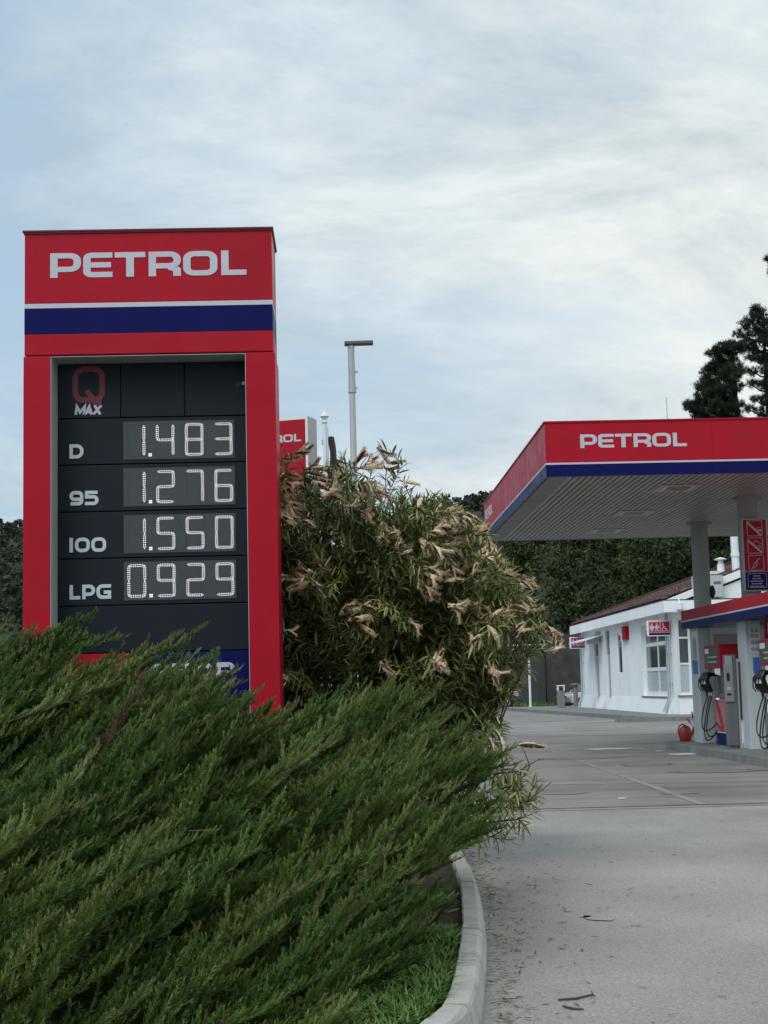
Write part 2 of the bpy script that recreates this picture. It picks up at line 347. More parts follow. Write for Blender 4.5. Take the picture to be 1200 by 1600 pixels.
def np_obj(name, V, F, mats, parent=None, tint=None, mi=None, kind=None, smooth=False):
    """mesh object from numpy arrays: V (n,3); F (m,k) with one k"""
    me = bpy.data.meshes.new(name); V = np.ascontiguousarray(V, dtype=np.float32); F = np.ascontiguousarray(F, dtype=np.int32); k = F.shape[1]
    me.vertices.add(len(V)); me.vertices.foreach_set('co', V.ravel()); me.loops.add(F.size); me.loops.foreach_set('vertex_index', F.ravel())
    me.polygons.add(len(F)); me.polygons.foreach_set('loop_start', np.arange(0, F.size, k, dtype=np.int32)); me.polygons.foreach_set('loop_total', np.full(len(F), k, dtype=np.int32))
    for q in (mats if isinstance(mats, (list, tuple)) else [mats]): me.materials.append(M[q])
    if mi is not None: me.polygons.foreach_set('material_index', np.asarray(mi, dtype=np.int32))
    me.polygons.foreach_set('use_smooth', np.full(len(F), bool(smooth)))
    if tint is not None:
        a = me.attributes.new('tint', 'FLOAT', 'POINT'); a.data.foreach_set('value', np.asarray(tint, dtype=np.float32))
    me.update(calc_edges=True); me.validate()
    o = bpy.data.objects.new(name, me); COL.objects.link(o)
    if parent: o.parent = parent
    if kind: o['kind'] = kind
    return o
def copy_tree(o, parent=None):
    c = o.copy(); COL.objects.link(c); c.parent = parent
    for ch in list(o.children): copy_tree(ch, c)
    return c
VX, VY, VZ = Vector((1, 0, 0)), Vector((0, 1, 0)), Vector((0, 0, 1))
def glyph(mb, ch, u, w, h, t, fr0, d0, d1, m=0, R=None, shear=0.0):
    O, U, V, Nn = fr0; fr = (O+U*u, U, V+U*shear, Nn); a = t/2; R = h*0.22 if R is None else R; k = [0]
    def st(pts, closed=False, tt=t):
        k[0] += 1; mb.ribbon(pts, tt, fr, d0, d1+0.00004*k[0], closed, m)
    if ch in 'O0': st([(a, a, R), (w-a, a, R), (w-a, h-a, R), (a, h-a, R)], True)
    elif ch == 'P': st([(a, 0), (a, h-a), (w-a, h-a, R), (w-a, .34*h, R), (t, .34*h)])
    elif ch == 'E': st([(w, h-a), (a, h-a, R*.6), (a, a, R*.6), (w, a)]); st([(t, h*.5), (w*.95, h*.5)])
    elif ch == 'T': st([(0, h-a), (w, h-a)]); st([(w/2, h-t), (w/2, 0)], tt=t*1.05)
    elif ch == 'R': st([(a, 0), (a, h-a), (w-a, h-a, R), (w-a, .42*h, R), (t, .42*h)]); y0 = .42*h-a; mb.flat([(.60*w, y0-.05*h), (w-2.1*a, y0-.12*h), (w-2.1*a, 0), (w, 0), (w, y0-.02*h), (.92*w, y0+.072*h), (.80*w, y0+.020*h), (.665*w, y0-.001*h), (.60*w, y0-.001*h)], fr, d0, d1, m)
    elif ch == 'L': st([(a, h), (a, a), (w, a)])
    elif ch == 'D': st([(a, a), (a, h-a), (w-a, h-a, R*1.3), (w-a, a, R*1.3)], True)
    elif ch == '9': st([(a, .42*h, R), (w-a, .42*h), (w-a, h-a, R), (a, h-a, R)], True); st([(w-a, .5*h), (w-a, a, R), (a*.6, a)])
    elif ch == '5': st([(w-a*.6, h-a), (a, h-a), (a, .58*h), (w-a, .58*h, R), (w-a, a, R), (0, a)])
    elif ch == '1': st([(a, 0), (a, h)])
    elif ch == 'G': st([(w, h-a), (a, h-a, R), (a, a, R), (w-a, a), (w-a, .46*h), (.5*w, .46*h)])
    elif ch == 'S': st([(w, h-a), (a, h-a, R*.8), (a, .5*h, R*.8), (w-a, .5*h, R*.8), (w-a, a, R*.8), (0, a)])
    elif ch == 'H': st([(a, 0), (a, h)]); st([(w-a, 0), (w-a, h)]); st([(t, h/2), (w-t, h/2)])
    elif ch == 'M': st([(a, 0), (a, h-a*.6), (w/2, h*.25), (w-a, h-a*.6), (w-a, 0)])
    elif ch == 'A': st([(a, 0), (w/2, h-a*.8), (w-a, 0)]); st([(w*.25, h*.27), (w*.75, h*.27)])
    elif ch == 'X': st([(a, 0), (w-a, h)]); st([(a, h), (w-a, 0)])
LOGO = [('P', 0, 47.9), ('E', 51.4, 45.6), ('T', 100.4, 48), ('R', 153.4, 50.5), ('O', 207.4, 53.6), ('L', 267, 39.4)]   # letter widths of the wide logotype, 306.6 units long, 46 high
def logotype(mb, fr, width, d0, d1, m=0):
    k = width/306.4; h = 39.5*k; sq = .73                      # horizontal strokes are thinner than the stems
    fr = (fr[0], fr[1], fr[2]*sq, fr[3])
    for ch, u, w in LOGO: glyph(mb, ch, u*k, w*k, h/sq, 11.6*k, fr, d0, d1, m, R=11.5*k)
    return h

# ================================================================== SETTING: ground, forecourt, kerbs, hills
def sheet(name, poly, z, m):
    mb = MB(); mb.add([(x, y, z) for x, y in poly], [tuple(range(len(poly)))]); return mb.build(name, m, kind='structure')
JY = 18.6                                          # joint between asphalt lane and concrete slabs
g = MB(); g.add([(-2500, -600, -.02), (2500, -600, -.02), (2500, 4500, -.02), (-2500, 4500, -.02)], [(0, 1, 2, 3)]); g.build('ground', 'earth', kind='structure')
sheet('asphalt_road', [(-30, -8), (60, -8), (60, JY), (-30, JY)], 0.0, 'asphalt')
sheet('concrete_forecourt', [(-30, JY), (60, JY), (60, 104), (-30, 104)], 0.0, 'concrete')
def band(name, a, b, w, z, m, mb=None):
    a = Vector((a[0], a[1])); b = Vector((b[0], b[1])); d = (b-a).normalized(); n = Vector((-d.y, d.x))*w/2
    own = mb is None; mb = mb or MB()
    mb.add([(p.x, p.y, z) for p in (a-n, b-n, b+n, a+n)], [(0, 1, 2, 3)])
    return mb.build(name, m, kind='structure') if own else mb
band('expansion_joint', (-4, JY+.06), (40, JY+.03), .17, .004, 'joint')
band('concrete_edge', (-4, JY-.10), (40, JY-.13), .22, .0045, 'line_pale')
mb = MB()
a = atz(850, 1226, 0); b_ = atz(1200, 1221, 0); d = (b_-a)
band('', (a-d).xy, (b_+d).xy, .12, .004, '', mb)
a = atz(795, 1150, 0); b_ = atz(1098, 1257, 0); band('', (a-(b_-a)*.6).xy, b_.xy, .11, .0046, '', mb)
a = atz(880, 1150, 0); b_ = atz(1010, 1148, 0); band('', (a-(b_-a)*2).xy, (b_+(b_-a)*1.2).xy, .10, .005, '', mb)
mb.build('slab_joint', 'line_pale', kind='structure')
# worn white arrow and line paint
def patch(mb, px, py, hw, hl, z=.008, n=9, seed=0):
    r = random.Random(seed); c = atz(px, py, 0); vs = []
    for i in range(n*2):
        a = math.pi*i/n; k = r.uniform(.65, 1.1); vs.append((c.x+hw*math.cos(a)*k, c.y+hl*math.sin(a)*k, z))
    mb.add(vs, [tuple(range(len(vs)))])
mb = MB(); patch(mb, 952, 1170.5, .62, .34, seed=1); patch(mb, 1000, 1170, .15, .12, seed=2); patch(mb, 1072, 1178.5, .42, .42, seed=3); patch(mb, 1030, 1174, .12, .15, seed=5); patch(mb, 972, 1248, .07, .10, seed=8)
mb.build('road_marking', 'line_white', kind='structure')
mb = MB(); patch(mb, 935, 1435, .10, .16, z=.006, seed=4); patch(mb, 915, 1433, .04, .05, z=.006, seed=6); mb.build('road_stain', 'stain', kind='structure')
mb = MB()
for k, (px, py, hw, hl) in enumerate(((905, 1185, .9, .5), (1010, 1195, .5, .6), (1120, 1205, .8, .5), (880, 1240, .35, .25), (1060, 1240, .25, .2))): patch(mb, px, py, hw, hl, z=.0052+.0003*k, n=16, seed=20+k)
mb.build('oil_stain', 'oil', kind='structure')

# kerb of the planting bed: outer top edge, precast stones
KO = [(-2.5, 4.3), (-.6, 4.9), (.06, 5.7), (.40, 6.5), (.535, 7.1), (.705, 8.7), (.79, 9.8), (.865, 11.1), (.91, 13.0), (.92, 16), (.86, 20), (.5, 26), (-1, 34), (-5, 44), (-16, 58)]
def smooth_path(P, step):
    out = []
    for i in range(len(P)-1):
        p0 = Vector(P[max(i-1, 0)]); p1 = Vector(P[i]); p2 = Vector(P[i+1]); p3 = Vector(P[min(i+2, len(P)-1)])
        k = max(2, int((p2-p1).length/step))
        for j in range(k):
            t = j/k; out.append(.5*((2*p1)+(p2-p0)*t+(2*p0-5*p1+4*p2-p3)*t*t+(3*p1-p0-3*p2+p3)*t**3))
    out.append(Vector(P[-1])); return out
KP = smooth_path(KO, .07); arc = 0; mb = MB(); seg = []; start = KP[0]; acc = 0
def kerb_stones(mb, path, length, prof, gap=.026, jit=.006, rough=.0):
    acc = 0; seg = [path[0]]
    for i in range(1, len(path)):
        acc += (path[i]-path[i-1]).length; seg.append(path[i])
        if acc >= length or i == len(path)-1:
            n = len(seg); dz = rnd.uniform(-jit, jit); vs = []; fs = []; k = len(prof)
            for j, p in enumerate(seg):
                d = (seg[min(j+1, n-1)]-seg[max(j-1, 0)]).normalized(); nr = Vector((d.y, -d.x))
                q = p + (d*gap/2 if j == 0 else (-d*gap/2 if j == n-1 else d*0))
                vs += [(q.x+nr.x*(o+rnd.uniform(-1, 1)*rough), q.y+nr.y*(o+rnd.uniform(-1, 1)*rough), h+(dz+rnd.uniform(-1, 1)*rough if h > .05 else 0)) for o, h in prof]
            for j in range(n-1): fs += [(j*k+a, j*k+(a+1) % k, (j+1)*k+(a+1) % k, (j+1)*k+a) for a in range(k)]
            fs += [tuple(range(k)), tuple(range(n*k-1, (n-1)*k-1, -1))]
            mb.add(vs, fs); seg = [path[i]]; acc = 0
kerb_stones(mb, KP, 1.0, [(.035, -.05), (.032, .04), (.012, .125), (0, .142), (-.012, .15), (-.095, .15), (-.103, .142), (-.103, -.05)], rough=.0028)
mb.build('kerb', 'kerb', kind='structure')
inner = [p for p in KP]
poly = []
for j, p in enumerate(inner):
    d = (inner[min(j+1, len(inner)-1)]-inner[max(j-1, 0)]).normalized(); poly.append((p.x-d.y*.102, p.y+d.x*.102))
mb = MB(); vs = [(x, y, .09) for x, y in poly]+[(-30, 58, .09), (-30, 4.3, .09)]; mb.add(vs, [tuple(range(len(vs)))]); mb.build('planting_bed_soil', 'soil', kind='structure')

# island and building kerbs
IX0, IX1, IZ = 7.02, 9.7, .16
isl = MB(); pl = arc_round([(IX0, 12, .3), (IX1, 12, .3), (IX1, 34.4, .5), (IX0, 34.4, .12)], True, 5)
isl.prism([(x, y, -.02) for x, y in pl], [(x, y, IZ) for x, y in pl]); isl.build('pump_island_kerb', 'kerb_far', kind='structure', bevel=.015)
BX, BY0, BY1 = 13.1, 61.0, 86.0
pv = MB(); pl = [(10.95, 62.3), (11.3, 58.6), (12.0, 57.0), (40, 57.0), (40, 90), (10.9, 90), (9.4, 92), (8.9, 90.5)]
pv.prism([(x, y, -.02) for x, y in pl], [(x, y, .15) for x, y in pl]); pv.build('pavement', ['pave'], kind='structure')
kk = MB(); kerb_stones(kk, smooth_path([(40, 56.95), (12.0, 56.95), (11.25, 58.5), (10.9, 62.3), (8.85, 90.5)], .8), 2.0, [(.14, -.02), (.14, .14), (.12, .155), (0.0, .155), (0, -.02)][::-1], jit=0)
kk.build('pavement_kerb', 'kerb_far', kind='structure')

# hills
def fbm(x, y, s, o=4):
    v = 0; a = 1; 
    for k in range(o):
        v += a*np.sin(x*s+1.7*k+1.3*np.sin(y*s*.9+k))*np.cos(y*s*1.1-2.1*k+1.1*np.sin(x*s*.8+2*k)); a *= .5; s *= 2.03
    return v
def hill_near(x, y):
    d = y-110-np.where(x < 17, (20-x)*3.0, 0); d = np.maximum(d, 0)
    return 3.6*np.clip((y-109.5)/1.0, 0, 1)*np.clip((x-8.5)/2.5, 0, 1)+np.minimum(.45*d, 11.0)+1.2*fbm(x, y, .06)*np.clip(d/10, 0, 1)-.3
def hill_far(x, y):
    prof = np.interp(x, [-400, -140, -100, -60, -20, 0, 14, 30, 50, 120, 500], [54, 46, 43.5, 37, 29, 32, 41, 44.5, 45, 50, 60])
    t = np.clip((y-190)/190, 0, 1); t = t*t*(3-2*t)
    return prof*t*(1+.03*fbm(x, y, .05))-.6
def terrain(name, fn, x0, x1, y0, y1, nx, ny, m):
    X, Y = np.meshgrid(np.linspace(x0, x1, nx), np.linspace(y0, y1, ny)); Z = fn(X, Y)
    V = np.stack([X, Y, Z], -1).reshape(-1, 3); i = np.arange(nx*ny).reshape(ny, nx)
    F = np.stack([i[:-1, :-1], i[:-1, 1:], i[1:, 1:], i[1:, :-1]], -1).reshape(-1, 4)
    return np_obj(name, V, F, m, kind='structure', smooth=True)
terrain('wooded_slope', hill_near, -40, 160, 109, 260, 101, 76, 'earth')
terrain('far_hill', hill_far, -420, 500, 188, 560, 140, 70, 'earth')

# crowns of the wood: many small leaf faces in uneven clumps
def leaf_cloud(centers, radii, n, size, rs, squash=.8):
    """n quads per centre spread near the surface and inside of lumpy ellipsoids"""
    C = np.repeat(np.asarray(centers, float), n, 0); Rr = np.repeat(np.asarray(radii, float), n)
    d = rs.normal(size=(len(C), 3)); d /= np.linalg.norm(d, axis=1)[:, None]
    r = rs.uniform(.45, 1.05, len(C))**.6
    P = C+d*(Rr*r)[:, None]*np.array([1, 1, squash])
    a = rs.normal(size=(len(C), 3)); a /= np.linalg.norm(a, axis=1)[:, None]; b = np.cross(a, rs.normal(size=(len(C), 3))); b /= np.linalg.norm(b, axis=1)[:, None]
    s = size*rs.uniform(.5, 1.4, len(C))[:, None]
    V = np.stack([P-a*s, P-b*s*.6, P+a*s, P+b*s*.6], 1).reshape(-1, 3)
    F = np.arange(len(C)*4).reshape(-1, 4)
    return V, F
def wood(name, fn, region, count, crown, n, size, m, seed, sub=5):
    rs = np.random.RandomState(seed); x0, x1, y0, y1 = region; cs = []; rr = []; tt = []
    for k in range(count):
        x, y = rs.uniform(x0, x1), rs.uniform(y0, y1); z = float(fn(np.array(x), np.array(y)))
        if z < .5: continue
        h = rs.uniform(*crown)*(np.clip((x-8)/12, .35, 1) if fn is hill_near else 1); tree_t = rs.uniform(0, 1)**1.3
        for q in range(sub):
            f = rs.uniform(.15, 1); w = h*.34*(1.15-f*.75)
            cs.append((x+rs.normal()*h*.14, y+rs.normal()*h*.14, z+h*f)); rr.append(max(w, h*.09)); tt.append(np.clip(tree_t+rs.normal()*.16, 0, 1))
    V, F = leaf_cloud(cs, rr, n, size, rs)
    t = np.repeat(np.asarray(tt), n); t = np.repeat(np.clip(t+rs.normal(size=len(t))*.12, 0, 1), 4)
    return np_obj(name, V, F, m, tint=t, kind='stuff')
wood('wood_on_slope', hill_near, (10, 78, 111, 146), 300, (4.0, 9.0), 330, .15, 'forest', 3, 6)
wood('wood_on_far_hill', hill_far, (-120, 120, 255, 388), 2400, (2.4, 4.8), 34, .36, 'forest_far', 4, 4)

# ================================================================== PRICE TOTEM
TY = 11.5; TYI = TY+.25
xL = at(37.6, 700, TY).x; xR = at(429.5, 700, TY).x; ox, oz = (xL+xR)/2, .09
def zt(py, Y=TY, px=232): return at(px, py, Y).z-oz
def xt(px, py=740, Y=TY): return at(px, py, Y).x-ox
T = thing('price_totem', 'tall red fuel price totem with lit digits and a blue stripe, rising from the juniper', 'price sign', (ox, TY, oz))
x0, x1 = xL-ox, xR-ox; TD = .62
zTop, zS1, zS0, zB0, zSeam, zOT = zt(360.5), zt(471.8), zt(478.9), zt(519.2), zt(553), zt(553.5)
oL, oR, zOB = xt(79.3), xt(385.6, 700), .30
cab = MB()
cab.box(x0, x1, .0, TD, zS1, zTop)                      # header box above the stripe
cab.box(x0, x1, .0, TD, zSeam+.004, zB0)
cab.box(x0-.006, oL, -.006, TD, 0, zSeam-.004); cab.box(oR, x1+.012, -.006, TD, 0, zSeam-.004); cab.box(oL, oR, .0, TD, 0, zOB); cab.box(oL, oR, .30, TD-.01, zOB, zSeam-.004)
cab.build('cabinet', 'red', T, bevel=.006)
mb = MB(); mb.box(x0, x1, -.001, TD, zS0, zS1, 0); mb.build('white_stripe', ['letter'], T)
mb = MB(); mb.box(x0, x1, -.001, TD, zB0, zS0, 0); mb.build('blue_band', 'blue', T)
mb = MB(); mb.box(x0-.014, x1+.014, -.018, TD+.018, zTop, zTop+.012); mb.box(x0-.008, x1+.008, -.010, TD+.010, zTop-.012, zTop-.0005); mb.build('top_cap', 'red_dark', T)
mb = MB(); p0 = at(78.6, 437, TY); fr = (Vector((xt(78.6, 410), 0, zt(432))), VX, VZ, -VY); logotype(mb, fr, xt(385, 410)-xt(78.6, 410), -.0005, .004); mb.build('lettering', 'letter', T)
# light frame lining the opening
mb = MB(); mb.box(oL, oL+.004, -.006, .29, zOB, zOT-.006); mb.box(oR-.004, oR, -.006, .29, zOB, zOT-.006); mb.box(oL+.004, oR-.004, -.004, .29, zOT-.010, zOT-.006); mb.build('opening_lining', 'trim', T)
pL, pR = oL+.005, oR-.005
zi = lambda py: zt(py, TYI); xi = lambda px, py=740: xt(px, py, TYI)
rows = [562.0, 651.8, 724.5, 797.8, 871.0, 944.7, 1019.0, 1093.0]
def panel_box(name, a, b, zt_, zb_, m='panel', par=T, y=.25):
    q = MB(); q.box(a+.003, b-.003, y, y+.03, zb_+.0045, zt_-.0045); return q.build(name, m, par, bevel=.003)
mb = MB(); mb.box(pL, pR, .285, .295, zOB, zOT-.01); mb.build('panel_backing', 'panel_edge', T)
c1, c2 = xi(188.2, 600), xi(288, 600)
zq1 = zOT-.012; zq0 = zi(rows[1])
qp = panel_box('grade_panel', pL, c1, zq1, zq0); panel_box('blank_panel', c1, c2, zq1, zq0); sp = panel_box('blank_panel', c2, pR, zq1, zq0)
mb = MB(); O = Vector((xi(114, 600), .25, zi(627))); w = xi(163.5, 600)-xi(114, 600); h = zi(571)-zi(627)
mb.ribbon([(.019, .02, .06), (w-.019, .02, .06), (w-.019, h-.019, .07), (.019, h-.019, .07)], .043, (O, VX, VZ, -VY), -.001, .003, True)
mb.ribbon([(w*.42, h*.33), (w*.62, h*.12), (w*.68, .0), (w*.9, -.006)], .040, (O, VX, VZ, -VY), -.001, .0042)
mb.build('letter_mark', 'q_red', qp)
mb = MB(); O = Vector((xi(116.5, 640), .25, zi(646))); hh = zi(631.8)-zi(646); ww = xi(160, 640)-xi(116.5, 640); fr = (O, VX, VZ, -VY)
for ch, u, wf in (('M', 0, .38), ('A', .33, .33), ('X', .63, .34)): glyph(mb, ch, u*ww, wf*ww, hh, .020, fr, -.001, .003, shear=.12)
mb.build('lettering', 'letter', qp)
mb = MB(); mb.lathe([(.021, .0), (.021, .006)], (xi(371.5, 603), .2495, zi(603, )), 14, 0, 'y'); mb.T = None
mb.build('sensor_hole', 'black', sp)
mb = MB(); mb.lathe([(.016, -.008), (.013, -.012), (.006, -.014), (.006, .004)], (xi(381, 603), .2495, zi(602)), 14, 0, 'y'); mb.build('sensor_lens', 'letter', sp)
# price rows
PXM = at(300, 700, TYI).x-at(299, 700, TYI).x          # metres per photograph pixel on the panel plane
SEG = {'0': 'abcdef', '1': 'bc', '2': 'abged', '3': 'abgcd', '4': 'fgbc', '5': 'afgcd', '6': 'afgedc', '7': 'abc', '8': 'abcdefg', '9': 'abcdfg'}
DW, DH = 24.6*PXM, 47.6*PXM                             # centre-line size of one digit
def seg_dots(s):
    g_ = 2.75*PXM/2
    ends = {'a': ((0, DH), (DW, DH)), 'd': ((0, 0), (DW, 0)), 'g': ((0, DH/2), (DW, DH/2)), 'f': ((0, DH/2), (0, DH)), 'b': ((DW, DH/2), (DW, DH)), 'e': ((0, 0), (0, DH/2)), 'c': ((DW, 0), (DW, DH/2))}[s]
    a = Vector(ends[0]); b = Vector(ends[1]); d = (b-a); Ln = d.length; d.normalize(); n = Vector((-d.y, d.x)); out = []
    ins = 3.6*PXM; k = 6
    for i in range(k):
        t = ins+(Ln-2*ins)*i/(k-1)
        out += [a+d*t+n*g_, a+d*t-n*g_]
    return out+[a+d*(ins-2.6*PXM), b-d*(ins-2.6*PXM)]
def dot(mb, O, p, r, m):
    c = O+VX*p.x+VZ*p.y; n = 6
    vs = [c+VX*(r*math.cos(2*math.pi*j/n))+VZ*(r*math.sin(2*math.pi*j/n)) for j in range(n)]+[c-VY*r*.7]
    mb.add(vs, [(j, (j+1) % n, n) for j in range(n)], m)
def led_digit(ch, O, par, point=False):
    mb = MB()
    for s in 'abcdefg':
        on = s in SEG[ch]
        for p in seg_dots(s):
            dot(mb, O, p, (.88 if on else .45)*PXM, 0 if on else 1)
    if point:
        pm = MB()
        for dx in (-1, 1):
            for dz in (-1, 1): dot(pm, O, Vector((DW+9.6*PXM+dx*1.45*PXM, .5*PXM+dz*1.45*PXM)), 1.2*PXM, 0)
    if point: pm.build('decimal_point', 'led_on', par)
    return mb.build('digit', ['led_on', 'led_off'], par)
prices = [('D', '1483', [('D', 0, 22)], 21.7), ('95', '1276', [('9', 0, 21.5), ('5', 24, 21.2)], 0), ('100', '1550', [('1', 0, 5.6), ('0', 8.5, 23.0), ('0', 33.7, 23)], 0), ('LPG', '0929', [('L', 0, 16.5), ('P', 19.5, 20), ('G', 41.5, 22.6)], 0)]
for i, (nm, val, gl, _) in enumerate(prices):
    zt_, zb_ = zi(rows[i+1]), zi(rows[i+2])
    pp = panel_box('price_panel', pL, pR, zt_, zb_)
    mb = MB(); O = Vector((xi(108.6, 780), .25, zb_+10.4*PXM)); fr = (O, VX, VZ, -VY)
    for ch, u, w in gl: glyph(mb, ch, u*PXM, w*PXM, 22.6*PXM, 5.3*PXM, fr, -.001, .0035, R=6.5*PXM)
    mb.build('lettering', 'letter_sil', pp)
    dl, dr = xi(193.2, 780)+.0*i, xi(367.5, 780); dz0, dz1 = zb_+7.0*PXM, zt_-6.6*PXM
    mb = MB(); mb.box(dl, dr, .2455, .252, dz0, dz1); 
    if i >= 2: mb.tube([(dl+(92+6*math.sin(q*.5)-(.05*(q-5)**2))*PXM, .2448, dz0+(dz1-dz0)*(.05+.9*q/10)) for q in range(11)], .0016, 5, 1)
    if i == 3: mb.tube([(dl+(118+.25*(q-4)**2*.4)*PXM, .2448, dz0+(dz1-dz0)*(.02+.8*q/8)) for q in range(9)], .0012, 5, 1)
    mb.build('display', ['display', 'led_off'], pp)
    for k in range(4):
        O = Vector((dl+(7.6+45.4*k)*PXM, .2449, dz0+6.2*PXM)); led_digit(val[k], O, pp, point=(k == 0))
panel_box('blank_panel', pL, pR, zi(rows[5]), zi(rows[6]))
xb = xi(228, 1050)
panel_box('red_panel', pL, xb, zi(rows[6]), zi(rows[7]), 'red'); bp = panel_box('blue_panel', xb, pR, zi(rows[6]), zi(rows[7]), 'blue')
mb = MB(); hh = 25*PXM; fr = (Vector((xi(236, 1050), .25, zi(1063, ))), VX, VZ, -VY)
for ch, u, w in (('S', 0, 27), ('H', 32.5, 27), ('O', 65.5, 29), ('P', 100, 29)): glyph(mb, ch, u*PXM, w*PXM, hh, 7.4*PXM, fr, -.001, .0035, R=7*PXM)
mb.build('lettering', 'letter', bp)
panel_box('blank_panel', pL, pR, zi(rows[7]), zOB+.002)

# ================================================================== SECOND SIGN, FLAGPOLE, STREET LAMP
LY = 20.0
c0 = at(425, 690, LY); zt_ = at(470, 653, LY).z; sg = thing('lightbox_sign', 'red lightbox sign on posts behind the price totem, turned a little to the right', 'sign', (c0.x, LY, .09), rad(-20))
w2 = .52; zt_ -= .09
mb = MB(); mb.rbox(-w2, w2, 0, .30, zt_-1.45, zt_, .02, axis='y'); mb.build('case', 'galv', sg, bevel=.008)
mb = MB(); mb.rbox(-w2+.01, w2-.012, -.012, -.0005, zt_-1.44, zt_-.012, .01, axis='y'); mb.build('white_frame', 'white', sg)
mb = MB(); mb.box(-w2+.035, w2-.045, -.018, -.0125, zt_-1.41, zt_-.045); mb.build('red_face', 'red', sg)
mb = MB(); ww = .78; fr = (Vector((w2-.10-ww, -.018, zt_-.335)), VX, VZ, -VY); logotype(mb, fr, ww, -.0005, .004); mb.build('lettering', 'letter', sg)
for sx_ in (-.38, .38):
    mb = MB(); mb.box(sx_-.05, sx_+.05, .10, .20, 0, zt_-1.45); mb.build('post', 'galv', sg, bevel=.005)
FY = 25.0; pt, pb = at(506, 643, FY), at(508.5, 720, FY)
fp = thing('flagpole', 'white flagpole with a pointed finial, standing behind the oleander top', 'flagpole', (pb.x, FY, .09))
zf = pt.z-.09
mb = MB(); mb.tube([(0, 0, 0), ((pt.x-pb.x)*.0, 0, zf-.20)], [.05, .034], 12); mb.build('pole', 'white', fp, smooth=True)
mb = MB(); mb.lathe([(.02, -.21), (.05, -.19), (.05, -.165), (.025, -.155), (.03, -.13), (.075, -.085), (.06, -.055), (.02, -.01), (.004, .04)], (0, 0, zf), 14); mb.build('finial', 'white', fp, smooth=True)
mb = MB(); mb.box(-.055, -.02, -.02, .02, zf-.55, zf-.47); mb.build('cleat', 'galv', fp); mb = MB(); mb.tube([(.05, 0, zf-.26), (.05, 0, zf-1.4)], .006, 6); mb.build('halyard', 'galv', fp)
# furled flag: hanging folds
V_ = []; F_ = []; nz_, na = 26, 22
for i in range(nz_):
    t = i/(nz_-1)
    for j in range(na):
        a = 2*math.pi*j/na; r = (.035+.062*t)*(1+.42*math.sin(3*a+2.4*t*3)+.2*math.sin(5*a-5*t)); V_.append(((.095+.035*t+.02*math.sin(5*t))+r*math.cos(a), r*.7*math.sin(a), zf-.42-1.35*t))
for i in range(nz_-1): F_ += [(i*na+j, i*na+(j+1) % na, (i+1)*na+(j+1) % na, (i+1)*na+j) for j in range(na)]
mb = MB(); mb.add(V_, F_); mb.m = [1 if (0 <= (k % na) < 6) else 0 for k in range(len(F_))]
fl = mb.build('flag', ['black', 'red_dark'], None, loc=(pb.x, FY, .09), smooth=True); tag(fl, 'dark furled flag hanging limp beside the white flagpole', 'flag')
SY = 30.0; a_, b_ = at(544.5, 535, SY), at(549.8, 715, SY); hz = a_.z
lp = thing('street_lamp', 'grey street lamp with a flat arm head, the tallest post on the skyline', 'street lamp', (b_.x+.035, SY, 0)); dx = 0
mb = MB(); mb.tube([(0, 0, 0), (0, 0, hz-1.0)], [.085, .062], 14); mb.lathe([(.13, 0), (.13, .02), (.09, .03)], (0, 0, 0), 16); mb.build('pole', 'lamp_grey', lp, smooth=True)
mb = MB(); mb.tube([(0, 0, hz-1.0), (-.005, 0, hz-.06)], [.072, .066], 14); mb.lathe([(.082, hz-1.02), (.082, hz-.98)], (0, 0, 0), 16); mb.box(.05, .12, -.02, .02, hz-.62, hz-.58); mb.box(.05, .10, -.02, .02, hz-.95, hz-.9); mb.build('bracket', 'galv', lp, smooth=True)
mb = MB(); mb.T = Matrix.Translation((0, 0, hz)) @ Matrix.Rotation(rad(-1.0), 4, 'Y'); mb.rbox(-.135, .435, -.10, .10, -.06, .012, .02, axis='x'); mb.build('lamp_head', 'lamp_brown', lp, bevel=.006)

# ================================================================== CANOPY
CYF, CYB = 28.0, 42.0
zs = at(855, 745, CYF).z; zc = at(852, 661, CYF).z; zst = at(854, 723.5, CYF).z; CX0 = at(853, 720, CYF).x; CX1 = 22.0
CYB = CYF+ (atx(757, 815, CX0).y-CYF)
K = thing('station_canopy', 'wide red and blue fuel station canopy on round grey columns', 'canopy', (CX0, CYF, 0))
wC, dC = CX1-CX0, CYB-CYF
zw = zst-.035
def ring(mb, z0, z1, out, th, m=0):
    mb.box(-out, wC+out, -out, th-out, z0, z1, m); mb.box(-out, wC+out, dC-th+out, dC+out, z0, z1, m)
    mb.box(-out, th-out, th-out, dC-th+out, z0, z1, m); mb.box(wC-th+out, wC+out, th-out, dC-th+out, z0, z1, m)
def fascia(name, z0, z1, m, out=0.0, gap=.003):
    """cladding panels butted along the four sides"""
    mb = MB(); step = 3.1
    for s_ in range(2):
        y0 = -out if s_ == 0 else dC-.06+out; k = 0.0
        while k < wC-.01:
            e_ = min(k+step, wC); mb.box((-out if k == 0 else k)+gap*(k > 0), (wC+out) if e_ >= wC else e_, y0, y0+.06, z0, z1); k = e_
        x0_ = -out if s_ == 0 else wC-.06+out; k = .06-out
        while k < dC-.07:
            e_ = min(k+step, dC-.06+out); mb.box(x0_, x0_+.06, k+gap, e_, z0, z1); k = e_
    return mb.build(name, m, K)
fascia('red_fascia', zst, zc, 'red'); fascia('white_stripe', zw, zst-.001, 'letter', .004); fascia('blue_fascia', zs, zw-.001, 'blue', .0015)
mb = MB(); ring(mb, zc+.0005, zc+.03, .02, .12); mb.build('coping', 'red', K)
mb = MB(); mb.box(.07, wC-.07, .07, dC-.07, zs+.40, zs+.5); mb.build('roof_deck', 'grey_mid', K)
